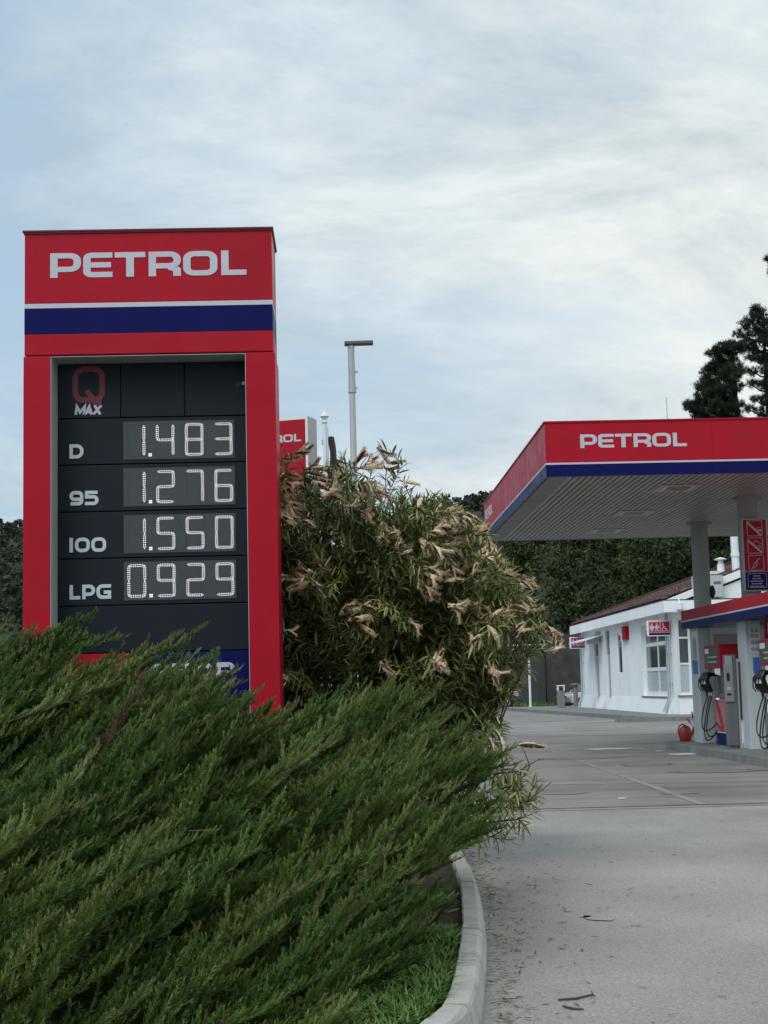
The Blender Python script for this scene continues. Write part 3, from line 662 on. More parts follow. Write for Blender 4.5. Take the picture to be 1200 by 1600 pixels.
mb = MB(); logotype(mb, (Vector((at(906.5, 690, CYF).x-CX0, 0, at(907, 700.3, CYF).z)), VX, VZ, -VY), at(1073, 690, CYF).x-at(906.5, 690, CYF).x, -.0005, .005); mb.build('lettering', 'letter', K)
yl = atx(758.3, 806, CX0).y-CYF; mb = MB(); logotype(mb, (Vector((0, yl, at(907, 700.3, CYF).z)), -VY, VZ, -VX), 1.97, -.0005, .005); mb.build('lettering', 'letter', K)
# soffit: strip ceiling with real grooves, lights let into it, a wide edge trim
lights = [(1058, 763), (990, 802), (947, 830)]; LP = [atz(px, py, zs)-Vector((CX0, CYF, 0)) for px, py in lights]
mb = MB(); bw = .42
mb.box(.06, bw, .06, dC-.06, zs+.004, zs+.02); mb.box(bw, wC-.06, .06, .16, zs+.004, zs+.02); mb.box(bw, wC-.06, dC-.14, dC-.06, zs+.004, zs+.02); mb.build('soffit_trim', 'soffit_edge', K)
mb = MB(); k = bw+.01
while k < wC-.2: mb.box(k, k+.092, .165, dC-.145, zs+.010+rnd.uniform(-.001, .002), zs+.024); k += .122
mb.build('soffit', 'soffit', K)
mb = MB(); mb.box(.07, wC-.07, .16, dC-.14, zs+.06, zs+.07); mb.build('soffit_void', 'soffit_gap', K)
def soffit_light(p):
    q = MB(); q.box(p.x-.42, p.x+.42, p.y-.5, p.y+.5, zs-.006, zs+.0095); o = q.build('ceiling_light', 'pillar', K, bevel=.004)
    q = MB(); q.box(p.x-.22, p.x+.22, p.y-.28, p.y+.28, zs-.010, zs-.0065); q.build('lamp_glass', 'grey_mid', o)
    for s_ in (-.27, .27):
        q = MB(); q.box(p.x+s_-.03, p.x+s_+.03, p.y-.3, p.y+.3, zs-.010, zs-.0065); q.build('lamp_edge', 'white', o)
for p in LP: soffit_light(p)
soffit_light(LP[0]+Vector((4.6, 0, 0))); soffit_light(LP[1]+Vector((4.6, 0, 0)))
for px, py, y in ((1095, 880, 37.0), (1167, 790, 32.0)):
    p = at(px, py, y); mb = MB(); mb.lathe([(.205, .16), (.205, zs-.02)], (p.x-CX0, y-CYF, 0), 28); mb.lathe([(.30, zs-.035), (.30, zs+.01)], (p.x-CX0, y-CYF, 0), 28); mb.build('column', 'column', K, smooth=True)
    if y < 34: COLX = p.x
    else: COLFX = p.x
mb = MB(); pa = at(1042.5, 650, 34.0); pb = at(1042, 621, 34); mb.tube([(pa.x-CX0, 6, zs+.5), (pa.x-CX0, 6, pb.z)], [.012, .008], 6); mb.build('lightning_rod', 'galv', K)
# round wall lamp on the far column
o_ = Vector((COLFX+.20, 36.95, at(1112, 925, 37).z)); wl = MB(); wl.lathe([(.02, -.02), (.13, 0), (.16, .03), (.15, .06), (.06, .10)], (0, 0, 0), 20, 0, 'x'); ob = wl.build('column_horn', 'grey_dark', K, loc=o_-Vector((CX0, CYF, 0)), smooth=True)

# warning sign hung on the near column
wy = 31.66; a_ = at(1160.5, 812, wy); b_ = at(1199, 922, wy)
ws = thing('safety_sign', 'tall boxed sign with red pictograms over a blue panel, on the near column', 'sign', (a_.x-.03, wy, b_.z-.02))
wW = at(1196.5, 812, wy).x-a_.x+.05; wH = a_.z-b_.z+.04
mb = MB(); mb.rbox(0, wW, 0, .13, 0, wH, .03, axis='y'); mb.build('case', 'pillar', ws, bevel=.008)
zb = wH*.265
mb = MB(); mb.rbox(.028, wW-.028, -.004, -.0003, zb+.012, wH-.028, .02, axis='y'); rf = mb.build('red_face', 'red', ws)
mb = MB(); mb.rbox(.028, wW-.028, -.004, -.0003, .028, zb, .02, axis='y'); bf = mb.build('blue_face', 'blue', ws)
mb = MB(); fw = wW-.056; cell = (wH-.028-zb-.012)/3; s_ = min(fw*.74, cell*.88); t_ = .010
for k in range(3):
    O = Vector((.028+(fw-s_)/2, -.004, zb+.012+cell*(2-k)+(cell-s_)/2)); fr = (O, VX, VZ, -VY)
    mb.ribbon([(0, 0, .03), (s_, 0, .03), (s_, s_, .03), (0, s_, .03)], t_, fr, 0, .002, True)
    if k == 0:
        mb.ribbon([(.56*s_, .36*s_), (.98*s_, .36*s_)], .13*s_, fr, 0, .0022); mb.ribbon([(.55*s_, .36*s_), (.62*s_, .52*s_), (.92*s_, .56*s_)], t_*.8, fr, 0, .0024); mb.ribbon([(.02*s_, .92*s_), (.90*s_, .03*s_)], .13*s_, fr, 0, .0028)
    if k == 1:
        mb.ribbon([(.45*s_, .5*s_, .05), (.34*s_, .72*s_, .05), (.6*s_, .84*s_, .05), (.76*s_, .66*s_, .03), (.98*s_, .62*s_)], t_, fr, 0, .0022); mb.ribbon([(.62*s_, .5*s_, .03), (.84*s_, .52*s_, .02), (.88*s_, .3*s_)], t_, fr, 0, .0024)
        mb.ribbon([(.7*s_, .42*s_), (.8*s_, .3*s_)], t_, fr, 0, .0023); mb.ribbon([(.03*s_, .84*s_), (.90*s_, .04*s_)], .11*s_, fr, 0, .0028)
    if k == 2:
        mb.ribbon([(.24*s_, .2*s_, .02), (.36*s_, .13*s_, .02), (.62*s_, .46*s_, .02), (.48*s_, .58*s_, .02)], .035*s_, fr, 0, .0022, True); mb.ribbon([(.52*s_, .5*s_), (.56*s_, .66*s_, .03), (.74*s_, .80*s_)], .045*s_, fr, 0, .0024); mb.ribbon([(.24*s_, .18*s_), (.16*s_, .04*s_)], .03*s_, fr, 0, .0026)
mb.build('pictogram', 'letter', rf)
mb = MB(); bh = zb-.028; fr = (Vector((.028, -.004, .028)), VX, VZ, -VY); mb.ribbon([(.05, .05, .03), (fw-.04, .05, .03), (fw-.04, bh-.035, .03), (.05, bh-.035, .03)], .008, fr, 0, .002, True)
for k, (l_, n_) in enumerate(((.45, 1), (.58, 2), (.82, 2), (.66, 2), (.84, 3))):
    yy = bh-.085-k*(bh-.16)/4; x_ = fw/2-(fw-.12)*l_/2; ww = (fw-.12)*l_/n_
    for q in range(n_): mb.ribbon([(x_+q*ww, yy), (x_+(q+1)*ww-.012, yy)], .016, fr, 0, .002)
mb.build('text_lines', 'letter', bf)

# ================================================================== PUMP ISLAND
SXL, SY0, SY1 = 7.3, 20.0, 33.4; sz0 = at(1067.5, 983, SY1).z; sz1 = at(1066, 955, SY1).z
sp_ = thing('pump_shelter', 'low red and blue beam shelter on white pillars over the fuel pumps', 'shelter', (SXL, SY0, 0)); sD = SY1-SY0; sW = 2.0
zb_ = sz0+(sz1-sz0)*.36
mb = MB(); mb.box(0, sW, 0, sD, zb_+.03, sz1); mb.build('red_beam', 'red', sp_, bevel=.006)
mb = MB(); mb.box(-.004, sW+.004, -.004, sD+.004, zb_, zb_+.03); mb.build('white_stripe', 'letter', sp_)
mb = MB(); mb.box(-.002, sW+.002, -.002, sD+.002, sz0, zb_); mb.build('blue_beam', 'blue', sp_, bevel=.004)
def pillar(y, pxa, pxb, depth):
    xa, xb_ = at(pxa, 1100, y).x-SXL, at(pxb, 1100, y).x-SXL
    q = MB(); q.box(xa, xb_, y-SY0, y-SY0+depth, IZ, sz0+.001); o = q.build('pillar', 'pillar', sp_, bevel=.012); return o, xa, xb_, y-SY0
pa_, xa, xb_, yy = pillar(32.6, 1095, 1115.5, .75); pb2, xa2, xb2, yy2 = pillar(29.2, 1170, 1194.5, .62); pc_, xa3, xb3, yy3 = pillar(25.0, 1262, 1290, .6)
def icons(par, O, U, V, Nn, w, cols=2):
    q = MB(); 
    q.flat([(-.02, -.50), (w+.02, -.50), (w+.02, .05), (-.02, .05)], (O, U, V, Nn), .0005, .003, 2)
    for c_ in range(cols):
        u = w*(c_+.5)/cols; fr = (O+U*u, U, V, Nn); r = w/cols*.40
        q.flat([(-r, -.12), (r, -.12), (0, .01)], fr, .003, .005, 1)
        for k in range(3):
            cc = -.19-k*.125; pts = [(r*.92*math.cos(a*math.pi/6), cc+r*.92*math.sin(a*math.pi/6)) for a in range(12)]
            q.ribbon(pts, r*.32, fr, .003, .005, True, 0); q.ribbon([(-r*.5, cc+r*.4), (r*.5, cc-r*.4)], r*.3, fr, .003, .0046, False, 0 if k != 2 else 3)
    return q.build('safety_sticker', ['red_dark', 'yellow', 'paper', 'black'], par)
icons(pb2, Vector((xa2+.09, yy2, at(1180, 978, 29.2).z)), VX, VZ, -VY, xb2-xa2-.13)
q = MB(); za, zb2 = at(1180, 1027, 29.2).z, at(1180, 1052, 29.2).z; q.box(xa2+.12, xb2-.02, yy2-.004, yy2-.0005, zb2, za); q.build('blue_sticker', 'blue_sticker', pb2)
icons(pa_, Vector((xa, yy+.50, at(1092, 990, 32.6).z)), -VY, VZ, -VX, .36)
q = MB(); za, zb2 = at(1092, 1031, 32.6).z, at(1092, 1053, 32.6).z; q.box(xa-.004, xa-.0005, yy+.12, yy+.58, zb2, za); q.build('blue_sticker', 'blue_sticker', pa_)
# number plate under the beam at the near pump
npz = at(1197, 970, 28.6); nb = MB(); nb.rbox(0, .5, 0, .05, -.36, 0, .03, axis='y'); nbo = nb.build('number_plate', 'red', sp_, loc=Vector((at(1194.5, 975, 28.6).x-SXL, 28.6-SY0, sz0-.01)))
nb = MB(); nb.rbox(.05, .4, -.004, -.0005, -.28, -.06, .02, axis='y'); nb.build('number_field', 'paper', nbo)

def dispenser():
    """fuel dispenser: local origin at base centre of its service side, -x is the side the cars use, y runs along the island"""
    D = thing('fuel_dispenser', '', 'fuel pump', (0, 0, 0), 0, 'fuel dispensers on the island')
    q = MB(); q.rbox(.06, .62, -.72, .72, .0, 1.05, .02, 0); q.rbox(.10, .56, -.70, .70, 1.05, 1.555, .02, 0); q.build('body', 'grey_mid', D, bevel=.006)
    q = MB(); q.box(0.0, .06, -.60, .84, .27, .92); lo = q.build('lower_door', 'red_gloss', D, bevel=.012)
    q = MB(); q.box(-.002, .06, -.60, .84, .245, .2695); q.build('white_stripe', 'letter', lo)
    q = MB(); q.box(-.001, .06, -.60, .84, .0, .2445); q.build('blue_plinth', 'blue', lo, bevel=.006)
    q = MB(); q.box(-.0035, -.0005, -.15, .02, .78, .80); q.build('name_plate', 'letter', lo)
    q = MB(); q.box(-.0035, -.0005, -.52, -.40, .72, .84); q.build('sticker', 'trim', lo)
    q = MB(); q.rbox(-.06, .42, .02, 1.36, 1.56, 2.04, .03, axis='x'); hd = q.build('display_head', 'red', D, bevel=.012)
    q = MB(); q.box(-.066, -.0605, .16, 1.30, 1.61, 1.99); q.build('head_glass', 'head_glass', hd)
    q = MB(); q.box(-.070, -.0665, .92, 1.26, 1.87, 1.97); q.build('number_label', 'paper', hd)
    for r_ in range(2):
        q = MB(); q.box(-.069, -.0665, .25, 1.02, 1.68+r_*.10, 1.71+r_*.10); q.build('price_line', 'trim', hd)
    # nozzle boot with three nozzles on the far end and hoses
    q = MB(); q.rbox(.02, .35, .73, .93, .95, 1.40, .03); q.build('nozzle_boot', 'grey_mid', D, bevel=.008)
    for k in range(3):
        yk = .98+.10*k; xk = -.12-.02*k
        q = MB(); q.tube([(xk+.10, yk, 1.08), (xk+.02, yk, 1.22), (xk-.02, yk, 1.34), (xk+.05, yk, 1.44), (xk+.18, yk, 1.44)], [.045, .066, .072, .060, .026], 10)
        q.tube([(xk-.04, yk, 1.10), (xk-.09, yk, 1.18), (xk-.08, yk, 1.33), (xk-.02, yk, 1.38)], .011, 8); q.tube([(xk+.15, yk, 1.44), (xk+.28, yk, 1.40), (xk+.36, yk, 1.30)], .014, 8)
        o = q.build('nozzle', 'rubber', D, smooth=True)
        q = MB(); q.lathe([(.032, -.05), (.034, .05), (.022, .06)], (xk+.09, yk, 1.05), 10); q.build('swivel', 'chrome' if k != 2 else 'black', o, smooth=True)
        if k < 2:
            q = MB(); q.rbox(xk-.065, xk-.025, yk-.05, yk+.05, 1.24, 1.36, .015); q.build('splash_guard', 'paper', o, bevel=.006)
        lowz = (.26, .10, .34)[k]; q = MB(); pts = []
        A = Vector((xk+.09, yk, 1.0)); B = Vector((.06, .70, .30+.12*k)); Cc = Vector((xk-.14-.04*k, yk+.12, lowz-.18)); Dd = Vector((-.16, .95, lowz-.22))
        for i in range(21):
            t = i/20; pts.append(A*(1-t)**3+Cc*3*t*(1-t)**2+Dd*3*t*t*(1-t)+B*t**3)
        q.tube(pts, .014, 8); q.build('hose', 'rubber', D, smooth=True)
    return D
d0 = dispenser(); d0.location = (7.62, 31.15, IZ); d0['label'] = 'red and grey fuel dispenser standing between the two white pillars'
d1 = copy_tree(d0); d1.location = (7.62, 26.8, IZ); d1['label'] = 'fuel dispenser cut by the right picture edge, in front of the nearer white pillar'
# silver payment column
ty = 29.75; ta = at(1138.5, 1158, ty); tm = thing('payment_terminal', 'slim silver payment column with a blue edge, right of the red pump door', 'terminal', (ta.x, ty, IZ)); th = at(1144, 1023, ty).z-IZ
tw = at(1156, 1100, ty).x-at(1138.5, 1100, ty).x
q = MB(); q.rbox(0, tw, 0, .18, .06, th, .02); q.box(.03, tw-.03, .03, .15, 0, .06); q.build('body', 'grey_mid', tm, bevel=.006)
q = MB(); q.box(-.03, tw*.66, -.03, -.0005, .90, th-.20); fpn = q.build('front_panel', 'silver', tm, bevel=.005)
q = MB(); q.box(.015, .07, -.034, -.0305, 1.30, th-.35); q.build('card_slot', 'black', fpn)
q = MB(); q.box(.01, .09, -.034, -.0305, 1.02, 1.06); q.build('receipt_slot', 'black', fpn)
q = MB(); q.box(.015, .075, -.034, -.0305, 1.12, 1.19); q.build('keypad', 'glass_frost', fpn)
q = MB(); q.box(tw, tw+.025, .02, .16, .06, .95); q.build('blue_edge', 'blue', tm)
q = MB(); q.rbox(0, tw*.62, -.03, -.0005, th-.20, th-.02, .01); q.build('hood', 'galv', tm, bevel=.004)
# slender grey cabinet next to it
cy_ = 29.7; ca = at(1157.5, 1165, cy_); cb_ = thing('steel_cabinet', 'narrow upright steel cabinet squeezed between payment column and white pillar', 'cabinet', (ca.x, cy_, IZ))
cw = at(1168.5, 1100, cy_).x-ca.x
q = MB(); q.box(0, cw, 0, .5, 0, 1.72); q.build('case', 'galv', cb_, bevel=.006)
q = MB(); q.box(.02, cw-.03, -.004, -.0005, .55, 1.66); q.build('window', 'glass_dark', cb_)
q = MB(); q.box(.03, cw-.03, -.006, -.0045, .10, .50); q.build('notice', 'paper', cb_)
# watering can with squeegees
wc = atz(1070, 1158.5, IZ); W_ = thing('watering_can', 'red plastic watering can standing on the end of the pump island', 'watering can', (wc.x+.02, 33.9, IZ))
q = MB(); hh = .34
def ell(z, a, b, cx=0): return [(cx+a*math.cos(2*math.pi*j/20), b*math.sin(2*math.pi*j/20), z) for j in range(20)]
ringz = [(0, .115, .085, 0), (.02, .13, .095, 0), (.18, .135, .10, 0), (.27, .125, .095, 0), (.325, .085, .075, .01), (.34, .05, .05, .015)]
vs = []; fs = []
for z, a, b, cx in ringz: vs += ell(z, a, b, cx)
for i in range(len(ringz)-1): fs += [(i*20+j, i*20+(j+1) % 20, (i+1)*20+(j+1) % 20, (i+1)*20+j) for j in range(20)]
fs += [tuple(range(19, -1, -1)), tuple(range(len(vs)-20, len(vs)))]
q.add(vs, fs); q.build('can_body', 'red_can', W_, smooth=True)
q = MB(); q.tube([(.11, 0, .12), (.16, 0, .19), (.19, 0, .28), (.235, 0, .345)], [.042, .032, .026, .022], 10); q.build('spout', 'red_can', W_, smooth=True)
q = MB(); q.tube([(.03, 0, .335), (-.06, 0, .375), (-.13, 0, .33), (-.155, 0, .22), (-.125, 0, .10)], .017, 8); q.build('handle', 'red_can', W_, smooth=True)
for k, (px, py, lab) in enumerate(((1044+37, 960+153-1, 'red handled window squeegee leaning out of the watering can, taller one'), (1073.5, 1122.5, 'red handled window squeegee leaning lower out of the watering can'))):
    tip = at(px, py, 33.9); base = Vector((wc.x+.20, 33.9, IZ+.30)) if k == 0 else Vector((wc.x+.17, 33.9, IZ+.30))
    base = base + Vector((.04, .0, .0)); d_ = (tip-base)
    sq = thing('squeegee', lab, 'squeegee', base-d_*.25)
    q = MB(); q.tube([(0, 0, 0), d_*.85], .011, 8); q.build('shaft', 'galv', sq)
    q = MB(); q.tube([d_*.80, d_*1.25], .017, 8); q.build('grip', 'red_can', sq, smooth=True)

# ================================================================== KIOSK BUILDING
bw_, gz = BX, .15
B = thing('kiosk_building', 'long white single storey kiosk with a tiled roof and deep white eaves', 'building', (BX, BY0, gz)); bD = BY1-BY0; bWd = 14.0
ze1 = at(1054, 939, BY0).z-gz; ze0 = at(1054, 957.5, BY0).z-gz
yy_ = lambda px: 2404*BX/(px-543)        # rough depth of a point on the long wall
def ywall(px, py): return atx(px, py, BX).y-BY0
def zwall(px, py): return atx(px, py, BX).z-gz
def wall_cells(fr, Ln, H, ops, depth):
    q = MB(); us = sorted({0, Ln}|{o[0] for o in ops}|{o[1] for o in ops}); vs_ = sorted({0, H}|{o[2] for o in ops}|{o[3] for o in ops}); O, U, V, Nn = fr
    P = lambda u, v, d=0: O+U*u+V*v-Nn*d
    for i in range(len(us)-1):
        for j in range(len(vs_)-1):
            cu, cv = (us[i]+us[i+1])/2, (vs_[j]+vs_[j+1])/2
            if any(o[0] < cu < o[1] and o[2] < cv < o[3] for o in ops): continue
            q.add([P(us[i], vs_[j]), P(us[i+1], vs_[j]), P(us[i+1], vs_[j+1]), P(us[i], vs_[j+1])], [(0, 1, 2, 3)])
    for a, b, c_, d in ops:
        q.add([P(a, c_), P(b, c_), P(b, c_, depth), P(a, c_, depth)], [(0, 1, 2, 3)]); q.add([P(a, d), P(b, d), P(b, d, depth), P(a, d, depth)], [(3, 2, 1, 0)])
        q.add([P(a, c_), P(a, d), P(a, d, depth), P(a, c_, depth)], [(0, 1, 2, 3)]); q.add([P(b, c_), P(b, d), P(b, d, depth), P(b, c_, depth)], [(3, 2, 1, 0)])
    return q
# long wall facing the lane (−x): openings from the photograph
win = (ywall(1043.5, 1040), ywall(1003.5, 1040), zwall(1022, 1087.5), ze0-.25)
nar = (ywall(971.8, 1020), ywall(965.3, 1020), zwall(968, 1052), zwall(968, 987))
dA = (ywall(954.2, 1050), ywall(948.0, 1050), .02, ze0-.12); dB = (ywall(936.2, 1050), ywall(930.2, 1050), .02, ze0-.12)
frW = (Vector((0, 0, 0)), VY, VZ, -VX); q = wall_cells(frW, bD, ze0+.1, [win, nar, dA, dB], .32); q.build('long_wall', 'wall_white', B)
# sloping plinth and a drip line
q = MB(); edges = [0.45, dA[0]-.05, dA[1]+.05, dB[0]-.05, dB[1]+.05, bD]
for a, b in ((.45, dA[0]-.05), (dA[1]+.05, dB[0]-.05), (dB[1]+.05, bD)):
    q.prism([(-.30, a, 0), (-.30, b, 0), (-.002, b, 0), (-.002, a, 0)], [(-.03, a, .62), (-.03, b, .62), (-.002, b, .62), (-.002, a, .62)])
q.build('plinth', 'white', B)
def framed(par, name, fr, u0, u1, v0, v1, cols, rows_, glass, t=.09, d=.06, mid='white'):
    """window: frame mesh with panes as children; rows_ = list of (height share, glass material)"""
    O, U, V, Nn = fr; q = MB(); w = u1-u0; h = v1-v0
    def bar(a, b, c_, e_): q.flat([(a, c_), (b, c_), (b, e_), (a, e_)], fr, 0, d)
    bar(u0, u1, v0, v0+t); bar(u0, u1, v1-t, v1); bar(u0, u0+t, v0+t, v1-t); bar(u1-t, u1, v0+t, v1-t)
    v = v0+t; hs = (h-2*t); cells = []
    for k, (sh, gm) in enumerate(rows_):
        e_ = v+hs*sh
        if k < len(rows_)-1: bar(u0+t, u1-t, e_-t*.75, e_)
        top = e_-(t*.75 if k < len(rows_)-1 else 0)
        for c_ in range(cols):
            a = u0+t+(w-2*t)*c_/cols; b = u0+t+(w-2*t)*(c_+1)/cols
            if c_ < cols-1: q.flat([(b-t*.4, v), (b+t*.4, v), (b+t*.4, top), (b-t*.4, top)], fr, 0, d*.9)
            cells.append((a+(t*.4 if c_ else 0), b-(t*.4 if c_ < cols-1 else 0), v, top, gm))
        v = e_
    o = q.build(name, mid or 'white', par)
    for a, b, c_, e_, gm in cells:
        g_ = MB(); g_.flat([(a, c_), (b, c_), (b, e_), (a, e_)], fr, d*.3, d*.45); g_.build('pane', gm, o)
    return o
frI = (Vector((.22, 0, 0)), VY, VZ, -VX)
framed(B, 'window', frI, win[0], win[1], win[2], win[3], 2, [(.38, 'glass_frost'), (.40, 'glass_dark'), (.22, 'glass_dark')], None, t=.20)
q = MB(); q.box(-.07, .02, win[0]-.1, win[1]+.1, win[2]-.07, win[2]-.001); q.build('window_sill', 'stone', B)
framed(B, 'window', (Vector((.06, 0, 0)), VY, VZ, -VX), nar[0], nar[1], nar[2], nar[3], 1, [(1, 'glass_dark')], None, t=.05, d=.03)
for dd in (dA, dB):
    q = MB(); q.box(.10, .15, dd[0]+.03, dd[1]-.03, dd[2], dd[3]*.70); do = q.build('door', 'galv', B)
    q = MB(); q.box(.07, .0995, dd[0]+.10, dd[0]+.16, 1.0, 1.06); q.box(.04, .07, dd[0]+.10, dd[0]+.13, 1.0, 1.03); q.build('handle', 'galv', do)
    q = MB(); q.box(.08, .12, dd[0]+.03, dd[1]-.03, dd[3]*.70+.01, dd[3]-.03); q.build('transom', 'glass_dark', B)
# front (−y) with the shop glazing
oW = (.02, at(1080.5, 1030, BY0).x-BX, at(1070, 1086, BY0).z-gz, ze0-.2); oD = (oW[1]+.24, oW[1]+.62, .05, ze0-.25); oG = (oW[1]+.75, 9.0, .95, ze0-.22)
frF = (Vector((0, 0, 0)), VX, VZ, -VY); q = wall_cells(frF, bWd, ze0+.1, [oW, oD, oG], .3); q.build('front_wall', 'wall_white', B)
frFI = (Vector((0, .12, 0)), VX, VZ, -VY)
framed(B, 'window', frFI, oW[0], oW[1], oW[2], oW[3], 1, [(.41, 'glass_frost'), (.36, 'glass_dark'), (.23, 'glass_dark')], None, t=.10)
q = MB(); q.box(oW[0]-.06, oW[1]+.1, -.06, .0-.001, oW[2]-.07, oW[2]-.001); q.build('window_sill', 'stone', B)
q = MB(); q.box(oD[0], oD[1], .2, .23, oD[2], oD[3]); q.build('glass_door', 'glass_dark', B)
ob = framed(B, 'shop_window', frFI, oG[0], oG[1], oG[2]+.0, oG[3], 3, [(.56, 'pillar'), (.22, 'glass_red_reflect'), (.22, 'glass_dark')], None, t=.06, mid='grey_dark')
# remaining walls and the deep eaves box
q = MB(); q.box(.0, bWd, bD-.05, bD, 0, ze0+.1); q.box(bWd-.05, bWd, .01, bD-.06, 0, ze0+.1); q.build('rear_wall', 'wall_white', B)
eo = .55
q = MB(); q.box(-eo, -eo+.12, -eo, bD+.3, ze0, ze1); q.box(-eo+.12, bWd+eo, -eo, -eo+.12, ze0, ze1); q.box(-eo+.12, 0.0, -eo+.12, bD+.3, ze0+.08, ze0+.12); q.box(0.0, bWd, -eo+.12, -.001, ze0+.08, ze0+.12); q.build('eaves_fascia', 'wall_white', B, bevel=.01)
q = MB(); q.box(-eo-.012, -eo+.13, -eo-.012, bD+.31, ze1, ze1+.035); q.box(-eo+.13, bWd+eo, -eo-.012, -eo+.13, ze1, ze1+.035); q.build('eaves_flashing', 'grey_dark', B)
# tiled roof: one course after another, ridge along y
rx = 7.1; rh = at(1150, 881, 80).z-gz-ze1-.1; y0r, y1r = .1, bD+.1
V_ = []; F_ = []; tt = []; Ln = math.hypot(rx+eo, rh); nrow = 30; ncol = 84
for i in range(nrow):
    f0, f1 = i/nrow, (i+1.18)/nrow
    for j in range(ncol):
        ya = y0r+(y1r-y0r)*j/ncol; yb = y0r+(y1r-y0r)*(j+1)/ncol; hipmax = bD+.1-max(0, f0)*5.5
        if yb > hipmax+.3: continue
        b0 = len(V_); tn = rnd.random()**1.2; lift = rnd.uniform(0, .02)
        for f, dz in ((f0, .05), (f1, .015)):
            for s_ in range(5):
                y = ya+(yb-ya)*s_/4; V_.append((-eo+.05+(rx+eo)*f, y, ze1+.04+rh*f+dz+lift+.045*math.sin(math.pi*s_/4))); tt.append(tn)
        F_ += [(b0+s_, b0+s_+1, b0+5+s_+1, b0+5+s_) for s_ in range(4)]
        F_ += [(b0+s_, b0+5+s_, b0+5+s_, b0+s_)[:3] for s_ in range(0)]
mb = MB(); mb.add(V_, F_); rf = mb.build('roof', 'tile', B, tint=tt)
q = MB(); q.prism([(-eo+.1, y0r, ze1+.02), (rx, y0r, ze1+rh), (rx, y0r, ze1+.02)], [(-eo+.1, bD, ze1+.02), (rx, bD-5.6, ze1+rh), (rx, bD, ze1+.02)]); q.prism([(rx+.01, y0r, ze1+.02), (rx+.01, y0r, ze1+rh), (bWd+eo, y0r, ze1+.02)], [(rx+.01, bD, ze1+.02), (rx+.01, bD-5.6, ze1+rh), (bWd+eo, bD, ze1+.02)]); q.build('roof_deck', 'wood', B)
q = MB(); g0 = (-eo+.2, ze1+.05); g1 = (rx, ze1+rh+.10)
q.flat([(g0[0], g0[1]), (g1[0], g1[1]), (g1[0], g1[1]-.35), (g0[0]+.6, g0[1]-.05)], (Vector((0, .08, 0)), VX, VZ, -VY), 0, .25); q.flat([(g0[0]+.9, g0[1]-.04), (g1[0], g1[1]-.45), (g1[0], g0[1]-.04)], (Vector((0, .08, 0)), VX, VZ, -VY), -.02, .12); q.build('gable_parapet', 'wall_white', B)
q = MB(); q.tube([(rx, y0r+.2, ze1+rh+.14), (rx, bD-5.6, ze1+rh+.14), (-eo+.1, bD+.1, ze1+.12)], .10, 8); q.build('ridge_tiles', 'tile', rf)
# vent cowl and flue
vp = at(1126, 880, 66.0); q = MB(); q.lathe([(.16, -.9), (.16, -.06), (.12, -.05), (.12, .12), (.27, .14), (.28, .17), (.06, .25)], (vp.x-BX, 66-BY0, vp.z-gz), 18); q.box(vp.x-BX-.55, vp.x-BX+.6, 66-BY0-.4, 66-BY0+.5, vp.z-gz-.5, vp.z-gz-.36); q.build('vent_cowl', 'white', B, smooth=True)
f0_ = at(1152, 920, 61.4); q = MB(); q.tube([(f0_.x-BX, .4, ze1), (f0_.x-BX-.06, .4, ze1+5.5)], .155, 16); q.lathe([(.20, ze1+1.75), (.20, ze1+1.9)], (f0_.x-BX, .4, 0), 16); q.build('flue_pipe', 'white', B, smooth=True)
# downpipes
for px0, pyt, px1, pyb, nm in ((1045.5, 995, 1050.5, 1117, 0), (909.5, 1013, 916, 1105, 1)):
    yb_ = (62.0, 85.2)[nm]-BY0; q = MB(); q.tube([(-.14, yb_, ze0), (-.14, yb_, .75), (-.20, yb_, .55), (-.34, yb_, .05)], .055, 10); q.tube([(-.10, yb_+.5, ze0), (-.10, yb_+.5, .65), (-.34, yb_+.5, .1)], .03, 8)
    for zz_ in (1.2, 2.4, 3.4): q.box(-.21, -.001, yb_-.07, yb_+.07, zz_, zz_+.05)
    q.build('downpipe', 'galv', B, smooth=True)
# small awning over the far doors
q = MB(); q.T = Matrix.Translation((0, 0, 0)); q.prism([(-1.15, dA[1]+.6, ze0-.62), (-1.15, dB[1]+1.4, ze0-.62), (-.002, dB[1]+1.4, ze0-.30), (-.002, dA[1]+.6, ze0-.30)], [(-1.15, dA[1]+.6, ze0-.56), (-1.15, dB[1]+1.4, ze0-.56), (-.002, dB[1]+1.4, ze0-.24), (-.002, dA[1]+.6, ze0-.24)]); q.build('awning', 'white', B)
# air conditioner
ac = at(1085, 925, 60.75); ab = at(1128, 899, 60.75)
A_ = thing('air_conditioner', 'pale box air conditioner on the front eaves of the kiosk roof', 'air conditioner', (ac.x, 60.75, B.location.z+ze1+.035))
aw, ah = ab.x-ac.x, max(.6, ab.z-(gz+ze1+.035))
q = MB(); q.rbox(0, aw, -.15, .45, .06, ah, .03); q.build('case', 'pillar', A_, bevel=.01)
q = MB(); q.box(aw*.66, aw*.92, -.156, -.1505, ah*.62, ah*.74); q.build('badge', 'grey_mid', A_)
for x_ in (.1, aw-.2):
    q = MB(); q.box(x_, x_+.1, -.12, .42, 0, .0595); q.build('foot', 'galv', A_)
